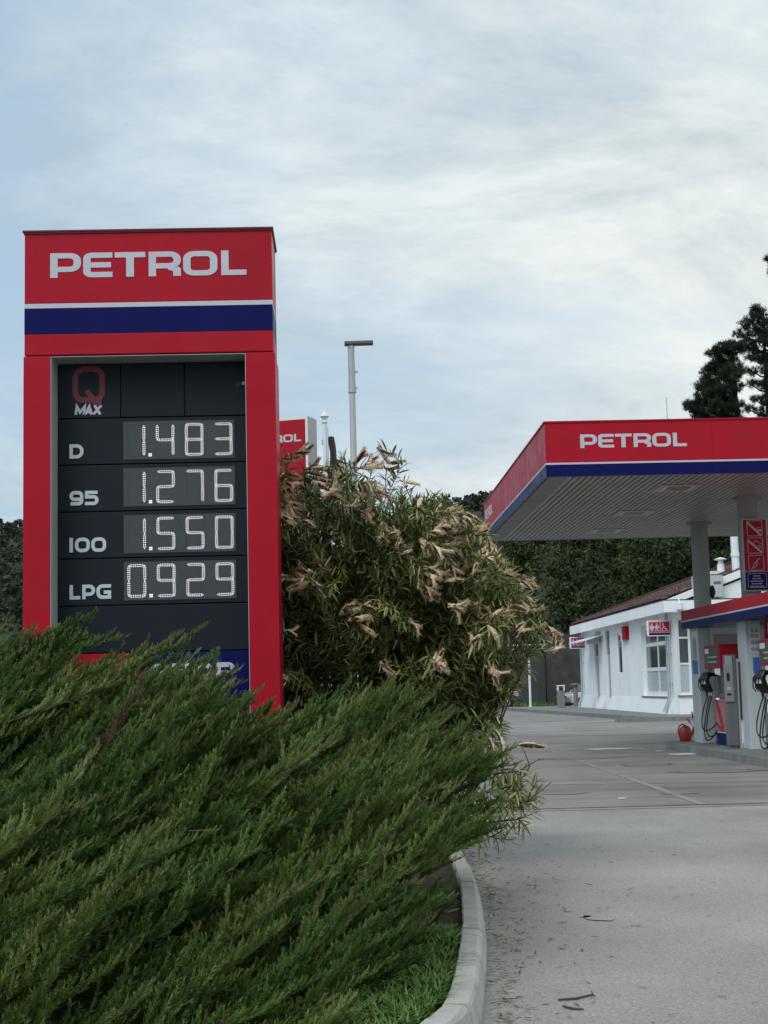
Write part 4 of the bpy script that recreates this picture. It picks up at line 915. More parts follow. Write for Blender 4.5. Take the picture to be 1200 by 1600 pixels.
# camera dome lamp under the eaves corner
p = at(1062.5, 951.5, 60.2); cl = thing('dome_camera', 'white dome camera hanging below the corner of the kiosk eaves', 'camera', p)
q = MB(); q.lathe([(.05, .28), (.12, .22), (.12, .10), (.14, .02), (.14, -.02)], (0, 0, 0), 18); q.tube([(0, 0, .28), (.0, .25, .42)], .03, 8); q.build('housing', 'white', cl, smooth=True)
q = MB(); q.lathe([(.125, -.0205), (.11, -.09), (.06, -.14), (.01, -.15)], (0, 0, 0), 18); q.build('dome', 'glass_frost', cl, smooth=True)
# alarm box on the long wall
q = MB(); y_ = ywall(979.5, 992); z_ = zwall(979, 1000); q.rbox(-.2, -.002, y_-.55, y_+.2, z_, z_+.62, .03, axis='x'); tag(q.build('alarm_box', 'red', None, loc=(BX, BY0, gz), bevel=.01), 'small red alarm box high on the white wall by the narrow window', 'alarm box')
q = MB(); q.rbox(-.22, -.002, y_+.25, y_+.95, z_-.04, z_+.64, .03, axis='x'); q.lathe([(.14, -.26), (.14, -.2)], (0, y_+.6, z_+.12), 12, 1, 'x'); tag(q.build('siren_box', ['white', 'red'], None, loc=(BX, BY0, gz), bevel=.01), 'white siren box with a red lamp next to the red alarm box', 'siren')
# flood light between the doors
y_ = ywall(938, 1000); z_ = zwall(938, 1003); fo = thing('wall_lamp', 'grey flood lamp fixed high between the two doors of the kiosk', 'wall lamp', (BX, BY0+y_, gz+z_))
q = MB(); q.box(-.25, -.001, -.1, .1, .35, .55); q.tube([(-.2, 0, .45), (-.35, 0, .2)], .04, 8); q.build('bracket', 'galv', fo)
q = MB(); q.rbox(-.65, -.15, -.4, .4, -.1, .2, .06, axis='y'); q.build('lamp_housing', 'galv', fo, bevel=.02)
# restroom signs
def person(q, fr, u, v, s, skirt):
    q.flat([(u+.10*s*math.cos(a*math.pi/6), v+.88*s+.10*s*math.sin(a*math.pi/6)) for a in range(12)], fr, 0, .004)
    if skirt: q.flat([(u-.10*s, v+.74*s), (u+.10*s, v+.74*s), (u+.26*s, v+.28*s), (u-.26*s, v+.28*s)], fr, 0, .0042)
    else: q.flat([(u-.15*s, v+.74*s), (u+.15*s, v+.74*s), (u+.13*s, v+.36*s), (u-.13*s, v+.36*s)], fr, 0, .0042)
    for sg_ in (-1, 1):
        q.ribbon([(u+sg_*.12*s, v+.72*s), (u+sg_*.28*s, v+.40*s)], .085*s, fr, 0, .0046); q.ribbon([(u+sg_*.075*s, v+.40*s), (u+sg_*(.10 if skirt else .16)*s, v)], .10*s, fr, 0, .005)
def restroom_sign(pa, pb, y, label):
    a = at(pa[0], pa[1], y); b = at(pb[0], pb[1], y); w, h = b.x-a.x, a.z-b.z
    o = thing('restroom_sign', label, 'sign', (a.x, y, b.z), 0, 'restroom signs on the kiosk')
    q = MB(); q.rbox(0, w, 0, .16, 0, h, .04, axis='y'); q.build('case', 'white', o, bevel=.01)
    q = MB(); q.box(.07, w-.01, -.006, -.0005, h*.20, h-.04); rd_ = q.build('red_face', 'red', o)
    q = MB(); q.box(.07, w-.01, -.006, -.0005, .04, h*.19); q.build('blue_face', 'blue', o)
    q = MB(); fr = (Vector((.07, -.006, h*.20)), VX, VZ, -VY); W2, H2 = w-.08, h*.80-.04; s = H2*.72
    q.ribbon([(W2*.03, H2*.05), (W2*.53, H2*.05), (W2*.53, H2*.95), (W2*.03, H2*.95)], .012, fr, 0, .003, True); q.ribbon([(W2*.56, H2*.05), (W2*.98, H2*.05), (W2*.98, H2*.95), (W2*.56, H2*.95)], .012, fr, 0, .003, True)
    person(q, fr, W2*.15, H2*.14, s, True); person(q, fr, W2*.38, H2*.14, s, False)
    u, v = W2*.66, H2*.14; q.flat([(u+.06*s+.09*s*math.cos(k*math.pi/6), v+.88*s+.09*s*math.sin(k*math.pi/6)) for k in range(12)], fr, 0, .004)
    q.ribbon([(u+.05*s, v+.78*s), (u+.08*s, v+.40*s), (u+.42*s, v+.36*s), (u+.55*s, v+.06*s), (u+.68*s, v+.09*s)], .085*s, fr, 0, .0044); q.ribbon([(u+.07*s, v+.60*s), (u+.34*s, v+.58*s)], .07*s, fr, 0, .0048)
    q.ribbon([(u+.14*s+.24*s*math.cos(k), v+.24*s+.24*s*math.sin(k)) for k in [2.3+.33*j for j in range(13)]], .07*s, fr, 0, .0052)
    q.build('pictogram', 'letter', rd_)
restroom_sign((1010.5, 970), (1047.5, 993.5), 61.8, 'larger looking red restroom sign at the near corner of the kiosk')
restroom_sign((890, 995.5), (917.3, 1013), 84.6, 'smaller looking red restroom sign at the far end of the kiosk')

# ================================================================== FAR YARD: retaining wall, railing, bin, vehicles
RY = 106.0
wz = at(870, 1020, RY).z
q = MB(); q.box(-30, 13.6, RY, RY+.6, -.02, wz); k = -30
rw = q.build('retaining_wall', 'conc_wall', None, bevel=.02); tag(rw, 'tall grey concrete retaining wall at the back of the yard', 'wall')
q = MB(); q.prism([(13.7, RY-3.2, -.02), (17.5, RY-5, -.02), (40, RY-5, -.02), (40, RY-4, -.02), (17.5, RY-4, -.02), (14.2, RY-2.6, -.02), (14.2, RY+.6, -.02), (13.7, RY+.6, -.02)], [(13.7, RY-3.2, wz+1.2), (17.5, RY-5, wz+1.2), (40, RY-5, wz+1.2), (40, RY-4, wz+1.2), (17.5, RY-4, wz+1.2), (14.2, RY-2.6, wz+1.2), (14.2, RY+.6, wz+1.2), (13.7, RY+.6, wz+1.2)])
tag(q.build('stone_wall', 'rough_wall', None), 'rough dark rock faced wall behind the parked car beside the concrete wall', 'wall')
rl = thing('railing', 'white tubular railing along the top of the retaining wall', 'railing', (0, RY+.3, wz))
xr0, xr1 = at(838, 1015, RY).x, at(884, 1015, RY).x; zr = at(860, 1007, RY).z-wz
q = MB(); q.tube([(xr0-14, 0, zr), (xr1, 0, zr)], .05, 8); q.tube([(xr0-14, 0, zr*.55), (xr1, 0, zr*.55)], .04, 8); q.build('rail', 'white', rl)
for k in range(6):
    q = MB(); q.tube([(xr1-.6-k*2.6, 0, 0), (xr1-.6-k*2.6, 0, zr-.04)], .05, 8); q.build('post', 'white', rl)
pp_ = atz(828.5, 1105, 0); po = thing('white_post', 'thin white post standing in front of the concrete retaining wall', 'post', (at(828.5, 1090, 99).x, 99, 0))
q = MB(); q.tube([(0, 0, 0), (0, 0, 3.1)], .075, 12); q.build('shaft', 'white', po, smooth=True)
q = MB(); q.lathe([(.085, 3.1), (.085, 3.16), (.03, 3.2)], (0, 0, 0), 12); q.build('cap', 'white', po)
q = MB(); q.lathe([(.16, 0), (.16, .03)], (0, 0, 0), 12); q.build('base_plate', 'white', po)
# bin with white lid tray
by = 84.5; b0 = at(877, 1100, by); bn = thing('litter_bin', 'square washed concrete litter bin with a white lid frame at the end of the pavement', 'bin', (b0.x, by, .0))
bwid = (at(882, 1090, by).x-at(871, 1090, by).x)/2; bt = at(877, 1079, by).z
q = MB(); q.rbox(-bwid, bwid, -bwid, bwid, 0, bt, .05); q.build('body', 'stone', bn, bevel=.02)
q = MB(); q.box(-bwid-.02, bwid+.02, -bwid-.02, bwid+.02, bt+.24, bt+.30)
for sx_ in (-1, 1):
    for sy_ in (-1, 1): q.box(sx_*bwid-.03*(sx_+1), sx_*bwid+.03*(1-sx_), sy_*bwid-.03*(sy_+1), sy_*bwid+.03*(1-sy_), bt+.0005, bt+.24)
q.build('lid', 'white', bn)
q = MB(); q.box(-bwid+.08, bwid-.08, -bwid+.08, bwid-.08, bt+.0005, bt+.10); q.build('liner', 'black', bn)
p = at(900, 1101, 87.6); q = MB(); q.lathe([(.13, 0), (.13, 1.15), (.12, 1.35), (.30, 1.36), (.30, 1.42), (.05, 1.45)], (0, 0, 0), 14); tag(q.build('stone_bollard', 'stone', None, loc=(p.x, 87.6, .0), smooth=True), 'round grey bollard in front of the parked pale blue car', 'bollard')
def wheel(par, x, y, r, w):
    q = MB(); pr = [(r*.62, -w/2), (r*.95, -w/2), (r, -w*.36), (r, w*.36), (r*.95, w/2), (r*.62, w/2)]; q.lathe(pr, (0, 0, 0), 24, 0, 'y'); o = q.build('wheel', 'tyre', par, loc=(x, y, r), smooth=True)
    q = MB(); q.lathe([(.03, -w/2-.012), (r*.55, -w/2-.004), (r*.63, -w/2+.02), (r*.63, w/2-.02), (r*.55, w/2+.004), (.03, w/2+.012)], (0, 0, 0), 20, 0, 'y'); q.build('rim', 'galv', o, smooth=True)
# hatchback: x forward, built from cross sections
car = thing('parked_car', 'pale blue white small hatchback parked behind the far end of the kiosk', 'car', (at(915, 1090, 97).x+.10, 96.0, 0), rad(205))
sec = [(1.95, .42, .62, .55), (1.88, .30, .78, .72), (1.5, .26, .86, .80), (.95, .25, .93, .83), (.2, .25, .95, .84), (-.9, .25, .97, .84), (-1.6, .28, .98, .82), (-1.86, .34, .94, .78), (-1.92, .45, .80, .70)]
vs = []; fs = []
for x, zb__, zt__, hw in sec: vs += [(x, -hw*.93, zb__), (x, -hw, zb__+.18), (x, -hw, zt__-.16), (x, -hw*.93, zt__), (x, hw*.93, zt__), (x, hw, zt__-.16), (x, hw, zb__+.18), (x, hw*.93, zb__)]
for i in range(len(sec)-1): fs += [(i*8+j, (i+1)*8+j, (i+1)*8+(j+1) % 8, i*8+(j+1) % 8) for j in range(8)]
fs += [tuple(range(8)), tuple(range(len(vs)-1, len(vs)-9, -1))]
q = MB(); q.add(vs, fs)
cb2 = [(.98, .935, .76), (.25, 1.40, .60), (-.6, 1.45, .60), (-1.55, 1.38, .58), (-1.82, .96, .72)]
q.prism([(x, -h, z) for x, z, h in cb2], [(x, h, z) for x, z, h in cb2]); q.build('body', 'car_paint', car, smooth=True)
for s_ in (-1, 1):
    q = MB(); q.prism([(.80, s_*.765, .98), (.24, s_*.645, 1.34), (-.32, s_*.64, 1.37), (-.32, s_*.775, .98)], [(.80, s_*.78, .98), (.24, s_*.66, 1.34), (-.32, s_*.655, 1.37), (-.32, s_*.79, .98)]); q.prism([(-.40, s_*.775, .98), (-.40, s_*.64, 1.37), (-1.42, s_*.63, 1.32), (-1.62, s_*.755, .99)], [(-.40, s_*.79, .98), (-.40, s_*.655, 1.37), (-1.42, s_*.645, 1.32), (-1.62, s_*.77, .99)]); q.build('side_window', 'glass_car', car)
q = MB(); q.prism([(.96, -.68, .96), (.96, .68, .96), (.30, .54, 1.385), (.30, -.54, 1.385)], [(1.0, -.68, .97), (1.0, .68, .97), (.34, .54, 1.40), (.34, -.54, 1.40)]); q.build('windscreen', 'glass_car', car)
for s_ in (-1, 1):
    q = MB(); q.rbox(1.80, 1.93, s_*.6-.16, s_*.6+.16, .60, .74, .04); q.build('headlight', 'glass_frost', car)
    q = MB(); q.rbox(.62, .78, s_*.88-.09, s_*.88+.09, .92, 1.04, .04); q.build('mirror', 'car_paint', car)
    q = MB(); q.box(-1.0, .9, s_*.85-.012, s_*.85+.012, .52, .58); q.build('door_trim', 'black', car)
q = MB(); q.rbox(1.86, 1.98, -.72, .72, .32, .52, .04); q.build('bumper', 'grey_mid', car, bevel=.02)
q = MB(); q.box(1.93, 1.96, -.4, .4, .60, .70); q.build('grille', 'black', car)
for x in (1.18, -1.28):
    for s_ in (-1, 1): wheel(car, x, s_*.74, .30, .20)
# small red and white lorry, mostly behind the oleander
tx = at(808, 1095, 93).x; tk = thing('red_truck', 'red and white lorry with a pale load bed, mostly hidden behind the oleander', 'truck', (tx-.0, 93.0, 0))
q = MB(); q.box(-5.9, 0, -1.0, 1.0, .78, .98); q.box(-5.6, -.1, -.45, .45, .55, .779); q.build('load_bed', 'trim', tk, bevel=.02)
q = MB(); q.box(-3.9, 0, -1.02, -.97, .985, 1.5); q.box(-3.9, 0, .97, 1.02, .985, 1.5); q.box(-.05, 0, -.965, .965, .985, 1.5); sd_ = q.build('side_board', 'red', tk, bevel=.01)
q = MB(); q.ribbon([(-3.8, 1.05), (-.06, 1.05), (-.06, 1.44), (-3.8, 1.44)], .06, (Vector((0, -1.02, 0)), VX, VZ, -VY), .0005, .006, True); q.build('white_outline', 'letter', sd_)
q = MB(); pr_ = [(-5.95, .6), (-5.95, 1.35), (-5.6, 2.35), (-4.2, 2.4), (-4.1, .6)]; q.prism([(x, -1.0, z) for x, z in pr_], [(x, 1.0, z) for x, z in pr_]); cbn = q.build('cab', 'red_gloss', tk, bevel=.04)
q = MB(); q.prism([(-5.75, -1.012, 1.4), (-5.45, -1.012, 2.15), (-4.5, -1.012, 2.15), (-4.5, -1.012, 1.4)], [(-5.75, -1.0005, 1.4), (-5.45, -1.0005, 2.15), (-4.5, -1.0005, 2.15), (-4.5, -1.0005, 1.4)]); q.build('side_window', 'glass_car', cbn)
q = MB(); q.box(-1.35, -.75, -.6, .6, .985, 2.5); q.box(-1.1, -.9, -.75, .75, 2.5, 2.62); q.build('load_frame', 'red', tk, bevel=.02)
for x in (-.75, -4.9):
    for s_ in (-1, 1): wheel(tk, x, s_*.82, .42, .26)
q = MB(); q.box(-.02, .02, -.95, -.6, .62, .76); q.build('tail_lamp', 'red_gloss', tk)
# grass strip at the wall
def blades(pts, hmin, hmax, w, rs, lean=.5, droop=.4):
    n = len(pts); P = np.asarray(pts, float); a = rs.uniform(0, 2*np.pi, n); d = np.stack([np.cos(a), np.sin(a), np.zeros(n)], 1); s = np.stack([-d[:, 1], d[:, 0], np.zeros(n)], 1)
    h = rs.uniform(hmin, hmax, n)[:, None]; ln = rs.uniform(.1, lean, n)[:, None]; ww = w*rs.uniform(.6, 1.3, n)[:, None]; up = np.array([0, 0, 1.0])
    m1 = P+up*h*.55+d*h*ln*.5; tp = P+up*h*(1-droop*ln)+d*h*ln*1.5
    V = np.stack([P-s*ww*.5, P+s*ww*.5, m1+s*ww*.5, m1-s*ww*.5, tp], 1).reshape(-1, 3); b = np.arange(n)[:, None]*5
    F = np.concatenate([b+[0, 1, 2], b+[0, 2, 3], b+[3, 2, 4]], 1).reshape(-1, 3); t = np.repeat(np.clip(rs.normal(.45, .25, n), 0, 1), 5)
    return V, F, t
rs = np.random.RandomState(5); n = 5000
V, F, t = blades(np.stack([rs.uniform(-6, 13.6, n), rs.uniform(100.8, 105.8, n), np.full(n, -.01)], 1), .12, .34, .05, rs); np_obj('grass_strip', V, F, 'grass', tint=t*.6, kind='stuff')

# ================================================================== PINES behind the kiosk
def spikes(O, D, Ln, R):
    """three-sided spikes: O origin, D unit direction (n,3), Ln length, R base radius"""
    n = len(O); ref = np.where(np.abs(D[:, 2:3]) < .9, np.array([[0, 0, 1.0]]), np.array([[1.0, 0, 0]])); A = np.cross(D, ref); A /= np.linalg.norm(A, axis=1)[:, None]; Bv = np.cross(D, A)
    R = np.asarray(R).reshape(-1, 1); Ln = np.asarray(Ln).reshape(-1, 1); vs = []
    for k in range(3):
        c, s = math.cos(2.094*k), math.sin(2.094*k); vs.append(O+D*Ln*.35*0+(A*c+Bv*s)*R)
    vs.append(O+D*Ln); V = np.stack(vs, 1).reshape(-1, 3); b = np.arange(n)[:, None]*4
    return V, np.concatenate([b+[0, 1, 3], b+[1, 2, 3], b+[2, 0, 3]], 1).reshape(-1, 3)
def pine(px, y, zb_, ptop, clumps, label, seed, trunk_r=.32, dens=1.0, lean=0.0):
    rs = np.random.RandomState(seed); top = at(px, ptop, y); base = Vector((top.x-lean, y, zb_)); T_ = thing('pine_tree', label, 'tree', base, 0, 'pines above the canopy roof'); hgt = top.z-zb_
    q = MB(); pts = []; rr = []
    for i in range(9):
        f = i/8; pts.append((lean*f+.25*math.sin(3*f+seed), .2*math.sin(4*f), hgt*.96*f)); rr.append(trunk_r*(1-.88*f)+.02)
    q.tube(pts, rr, 9); q.build('trunk', 'bark_dark', T_, smooth=True)
    lb = MB(); O = []; D = []
    for cx, cz, cr in clumps:                    # pads of needles: centre relative to the trunk (m), height (m), radius
        tz = min(hgt*.93, cz-abs(cx)*.35); f = tz/hgt; a = Vector((lean*f, 0, tz)); e_ = Vector((cx, rs.uniform(-1, 1)*cr, cz)); lb.tube([a, (a+e_)/2+Vector((0, 0, -.2)), e_], [.10, .06, .03], 5)
        m = int(80*cr*cr*dens)+6
        for k in range(m):
            d = rs.normal(size=3); d /= np.linalg.norm(d); c = np.array(e_)+d*cr*rs.uniform(.3, 1)*np.array([1, 1, .62]); lb.tube([e_+Vector((rs.normal()*.1, 0, 0)), Vector(c)], [.02, .008], 3, 0, False) if k % 4 == 0 else None
            nn = 22; dd = rs.normal(size=(nn, 3))+d*.5+np.array([0, 0, .5]); dd /= np.linalg.norm(dd, axis=1)[:, None]; O.append(np.repeat(c[None], nn, 0)+rs.normal(size=(nn, 3))*.07); D.append(dd)
    lb.build('limbs', 'bark_dark', T_)
    O = np.concatenate(O); D = np.concatenate(D); V, F = spikes(O, D, rs.uniform(.16, .36, len(O)), np.full(len(O), .020))
    t = np.repeat(np.clip(np.repeat(rs.uniform(0, 1, len(O)//22), 22)+rs.normal(size=len(O))*.15, 0, 1), 4); np_obj('crown', V, F, 'pine', T_, tint=t)
PY = 100.0
def C(base_px, y, zb_, lst):
    out = []
    for px, py, r in lst: p = at(px, py, y); bx_ = at(base_px, 655, y).x; out.append((p.x-bx_, p.z-zb_, r))
    return out
c1_ = [(1138, 545, .9), (1122, 548, .85), (1110, 553, .7), (1130, 562, 1.0), (1116, 575, .95), (1140, 580, .9), (1104, 578, .65), (1126, 592, 1.05), (1108, 600, .9), (1096, 592, .5), (1092, 606, .75), (1140, 604, .9), (1118, 616, 1.1), (1098, 622, 1.0), (1130, 628, 1.0), (1106, 640, 1.1), (1080, 634, .75), (1073, 640, .5), (1090, 646, .8), (1142, 640, .8), (1122, 648, 1.0), (1070, 630, .35), (1110, 660, 1.2), (1135, 668, 1.2), (1085, 662, .8), (1150, 540, .4)]
pine(1146, PY, 8.0, 528, [(x_, z_, r_*.92) for x_, z_, r_ in C(1146, PY, 8.0, c1_)], 'dark dense pine with its bare trunk on the right, leftmost above the canopy roof', 1, .40)
c2_ = [(1172, 482, .6), (1178, 492, .8), (1166, 500, .7), (1186, 500, .7), (1156, 508, .6), (1176, 514, 1.0), (1192, 516, .9), (1160, 524, .8), (1145, 520, .4), (1184, 532, 1.0), (1168, 540, .9), (1198, 538, .9), (1154, 540, .5), (1180, 556, .9), (1194, 560, .9), (1164, 560, .55), (1186, 578, .8), (1200, 584, .9), (1168, 580, .5), (1176, 600, .6), (1192, 606, .7), (1162, 602, .4), (1184, 625, .6), (1200, 630, .8), (1168, 625, .45), (1160, 640, .5), (1178, 645, .6), (1195, 650, .7)]
pine(1196, 108.0, 10.0, 476, C(1196, 108.0, 10.0, c2_), 'taller loose pine with sky showing through its branches', 2, .34, .50)
c3_ = [(1192, 403, .55), (1199, 412, .7), (1203, 424, .8), (1212, 400, .9), (1220, 420, 1.2), (1206, 455, .5), (1222, 450, 1.2), (1230, 480, 1.3), (1225, 515, 1.2), (1238, 540, 1.4), (1235, 580, 1.4), (1212, 560, .7)]
pine(1230, 112.0, 11.0, 385, C(1230, 112.0, 11.0, c3_), 'tallest pine, only its needle tips reaching in at the right picture edge', 3, .4)

# ================================================================== JUNIPER: wind swept sprays
def rot_to(d, roll, rs=None):
    """matrices whose +x follows d (n,3)"""
    x = d/np.linalg.norm(d, axis=1)[:, None]; up = np.tile([[0, 0, 1.0]], (len(x), 1)); y = np.cross(up, x); y /= np.maximum(np.linalg.norm(y, axis=1)[:, None], 1e-6); z = np.cross(x, y)
    c, s = np.cos(roll)[:, None], np.sin(roll)[:, None]; y2 = y*c+z*s; z2 = -y*s+z*c
    return np.stack([x, y2, z2], 2)
def sprig(rs, n=24, Ln=.085):
    """one feathery sprig along +x: scale-leaf twiglets set around a slightly arched axis"""
    x = np.sort(rs.uniform(.02, 1, n))*Ln; O = np.stack([x, rs.normal(size=n)*.0015, .18*x*x/Ln], 1); side = np.where(np.arange(n) % 2, 1.0, -1.0)
    az = rs.normal(0, .75, n); fw = rs.uniform(1.0, 1.9, n); D = np.stack([fw, side*np.cos(az), np.sin(az)+.2], 1); D /= np.linalg.norm(D, axis=1)[:, None]
    ln = (.0185*(1-.45*(x/Ln))+.006)*rs.uniform(.7, 1.25, n); O = np.concatenate([O, [[0, 0, 0], [Ln*.5, 0, .045*Ln]]]); D = np.concatenate([D, [[.99, 0, .1], [.97, 0, .24]]]); ln = np.concatenate([ln, [Ln*.62, Ln*.62]])
    V, F = spikes(O, D, ln, np.full(len(O), .0026)); t = np.repeat(np.concatenate([.25+.5*x/Ln, [.1, .5]]), 4); t[3::4] += .2
    return V, F, t
rs = np.random.RandomState(21); SP = [sprig(rs, 28+k) for k in range(6)]
JX = [-3.3, -2.3, -1.7, -1.2, -.8, -.4, 0, .4, .8, 1.1, 1.4]; JH = [1.82, 1.78, 1.74, 1.74, 1.56, 1.36, 1.36, 1.34, 1.12, .88, .35]
def jfront(x): return np.interp(x, [-3, -.6, .0, .35, .65, .95, 1.3], [5.0, 5.35, 5.75, 6.6, 7.9, 9.0, 10.0])
def jheight(x, y):
    f = jfront(x); s = np.clip((y-f)/(9.6-f+1e-3), 0, 1.0); b = np.clip((y-9.9)/1.5, 0, 1)
    return np.interp(x, JX, JH)*(s**.72)*(1-.5*b*b)
XLIM = lambda y: np.interp(y, [5.5, 6, 7, 8, 9, 10, 11], [.02, .10, .47, .80, 1.00, 1.18, 1.2])
def surf(n0):
    X = rs.uniform(-2.9, 1.15, n0); Y = rs.uniform(5.2, 10.8, n0); H = jheight(X, Y); ok = (H > .10) & (X > -.26*Y-.55) & (rs.rand(n0) < np.where(Y > 9.9, .95, 1.0)); return X[ok], Y[ok], H[ok]
def dirs(X, el_m):
    n = len(X); el = np.clip(rs.normal(el_m, .13, n), .12, .95); yaw = rs.normal(-.10, .28, n); right = np.clip((X-.1)/.9, 0, 1); el = el*(1-.45*right)
    return np.stack([np.cos(yaw)*np.cos(el), np.sin(yaw)*np.cos(el), np.sin(el)], 1), right
PXl = []; PD = []; PL = []; PT = []; PDEEP = []
X, Y, H = surf(330); D, right = dirs(X, .44)                    # boughs: each a long branch carrying a row of plumes
for i in range(len(X)):
    Lb = rs.uniform(.55, 1.05)*(1-.35*right[i])*(.7 if H[i] < .4 else 1); A = np.array([X[i], Y[i], max(.06, H[i]*(1+.10*math.sin(X[i]*3+Y[i]*2))-abs(rs.normal())*.15)])-D[i]*Lb*.55
    side = np.cross(D[i], [0, 0, 1.0]); side /= np.linalg.norm(side); up = np.cross(side, D[i]); tone = rs.uniform(0, 1); k = int(Lb*4.6)+1
    for q in range(k):
        u = (q+rs.rand())/k; d = D[i]+side*rs.normal()*.22+up*(rs.normal()*.12+.10); d /= np.linalg.norm(d); w = (1-.75*u)
        PXl.append(A+D[i]*Lb*u+side*rs.normal()*.085*w+up*(rs.normal()*.035+.10*u*u)); PD.append(d); PL.append(rs.uniform(.46, .80)*(1.0-.30*right[i])); PT.append(np.clip(tone+rs.normal()*.12, 0, 1)); PDEEP.append(False)
X, Y, H = surf(1150); D, right = dirs(X, .40)                   # older inner growth, coloured dark for shade in the gaps
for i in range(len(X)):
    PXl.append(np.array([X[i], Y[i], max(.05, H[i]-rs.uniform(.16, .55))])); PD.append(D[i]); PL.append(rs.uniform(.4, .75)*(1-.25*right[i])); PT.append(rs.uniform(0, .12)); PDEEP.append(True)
PXl = np.array(PXl); D0 = np.array(PD); Lp = np.array(PL); pid = np.array(PT); deep = np.array(PDEEP)
tip = np.array([proj(PXl[i]+D0[i]*(Lp[i]*.42+.03)) for i in range(len(PXl))])          # keep the outline of the bush: dip at the sign's right leg, kerb left free
RY_ = [1000, 1070, 1150, 1200, 1290, 1340, 1400, 1480, 1540, 1600, 1700]; RX_ = [430, 700, 818, 830, 800, 752, 738, 722, 660, 595, 500]
TX_ = [-200, 0, 60, 190, 260, 330, 385, 440, 520, 640, 740, 830]; TY_ = [940, 972, 1002, 955, 1005, 985, 1052, 1116, 1094, 1062, 1108, 1165]
loose = rs.rand(len(tip)) < .07; ok = (tip[:, 0] < np.interp(tip[:, 1], RY_, RX_)+np.where(loose, 55, 0)) & (tip[:, 1] > np.interp(tip[:, 0], TX_, TY_)-np.where(loose, 25, 0))
PXl, D0, Lp, pid, deep = [q[ok] for q in (PXl, D0, Lp, pid, deep)]; X, Y, Z = PXl.T; n = len(X); print('juniper plumes', n)
VV = []; FF = []; TT = []; off = 0; tw = MB()
for i in range(n):
    m = int(Lp[i]*(48 if deep[i] else 80)); s = np.linspace(.0, 1, m); P0 = np.array([X[i], Y[i], Z[i]])-D0[i]*Lp[i]*.60
    bend = rs.uniform(-.06, .24); side = np.cross(D0[i], [0, 0, 1.0]); side /= np.linalg.norm(side); up = np.cross(side, D0[i]); sw = rs.uniform(-.10, .10)
    P = P0+D0[i]*(s*Lp[i])[:, None]+up*(bend*Lp[i]*s*s)[:, None]+side*(sw*Lp[i]*s*s)[:, None]; ax = np.gradient(P, axis=0); ax /= np.linalg.norm(ax, axis=1)[:, None]
    ang = rs.uniform(0, 2*np.pi, m); sp_a = rs.uniform(.40, .95, m)*(1-.42*s); rad_ = side[None]*np.cos(ang)[:, None]+up[None]*np.sin(ang)[:, None]+np.array([0, 0, .95]); rad_ /= np.linalg.norm(rad_, axis=1)[:, None]
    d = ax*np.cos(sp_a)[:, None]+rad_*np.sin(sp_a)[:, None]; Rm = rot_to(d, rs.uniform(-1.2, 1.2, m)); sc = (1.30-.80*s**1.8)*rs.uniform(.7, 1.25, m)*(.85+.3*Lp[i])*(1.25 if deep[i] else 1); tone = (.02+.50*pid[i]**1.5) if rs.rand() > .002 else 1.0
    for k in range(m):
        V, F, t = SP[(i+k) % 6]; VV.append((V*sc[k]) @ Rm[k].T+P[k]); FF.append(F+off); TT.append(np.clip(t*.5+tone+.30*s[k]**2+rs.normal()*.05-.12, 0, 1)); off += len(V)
    if i % 7 == 0 and not deep[i]:
        tw.tube([P[0]-D0[i]*.10, P[m//3], P[2*m//3], P[-1]], [.006, .0045, .003, .0012], 5, 0, False)
jn = thing('juniper_bush', 'sprawling dark green juniper bush with wind swept sprays in front of the price totem', 'shrub', (-.8, 8.6, .09))
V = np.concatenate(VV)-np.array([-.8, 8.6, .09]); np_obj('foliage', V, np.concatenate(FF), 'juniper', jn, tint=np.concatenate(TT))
print('juniper tris', sum(len(f) for f in FF))
# thick inner stems from the crown of the bush
for i in range(24):
    x, y = rs.uniform(-2.3, -.3), rs.uniform(6.6, 9.8); z = float(jheight(np.array(x), np.array(y)))*.62; b0_ = Vector((x*.45-1.0, 8.4+(y-8.4)*.35, .09)); e_ = Vector((x, y, max(z, .1))); mid_ = (b0_+e_)/2+Vector((-.1, 0, -.06))
    tw.tube([b0_, mid_, e_, e_+Vector((.28, rs.normal()*.05, .14))], [.028, .019, .011, .005], 6, 0, False)
bo = tw.build('branches', 'twig', jn); bo.location = (.8, -8.6, -.09)

# ================================================================== OLEANDER: stems, leaves in whorls, split seed pods
OC = Vector((.15, 13.6, .09)); ol = thing('oleander_bush', 'big oleander bush with tan fluffy open seed pods beside the red totem', 'shrub', OC)
rs = np.random.RandomState(33)
def leaf_geo(Ln=.135, w=.0105, curl=.16):
    st = [0, .18, .45, .75, 1.0]; ws = [.15, .75, 1.0, .72, .03]; V = []
    for s, k in zip(st, ws):
        z = -curl*Ln*s*s; V += [(s*Ln, -w*k, z+w*k*.35), (s*Ln, 0, z), (s*Ln, w*k, z+w*k*.35)]
    F = []
    for i in range(4): F += [(3*i, 3*i+1, 3*i+4, 3*i+3), (3*i+1, 3*i+2, 3*i+5, 3*i+4)]
    return np.array(V), np.array(F)
OX = [-1.9, -1.3, -.62, -.1, .35, .62, .9, 1.2, 1.5, 1.72, 1.9, 2.0]; OT = [2.9, 3.4, 3.56, 3.52, 3.42, 3.26, 3.06, 2.84, 2.50, 2.16, 1.85, 1.55]
def otop(x): return np.interp(x, OX, OT)
stems = []; SM = MB(); tips = []
def stem(b0_, e_, sag, r0, twigs):
    b0_, e_ = Vector(b0_), Vector(e_); pts = []
    for i in range(9):
        t = i/8; p = b0_.lerp(e_, t); p.z += sag*math.sin(math.pi*t)*(1 if True else 0); pts.append(p)
    SM.tube([p-OC for p in pts], [r0*(1-.75*i/8) for i in range(9)], 5, 0, False); stems.append(pts); return pts
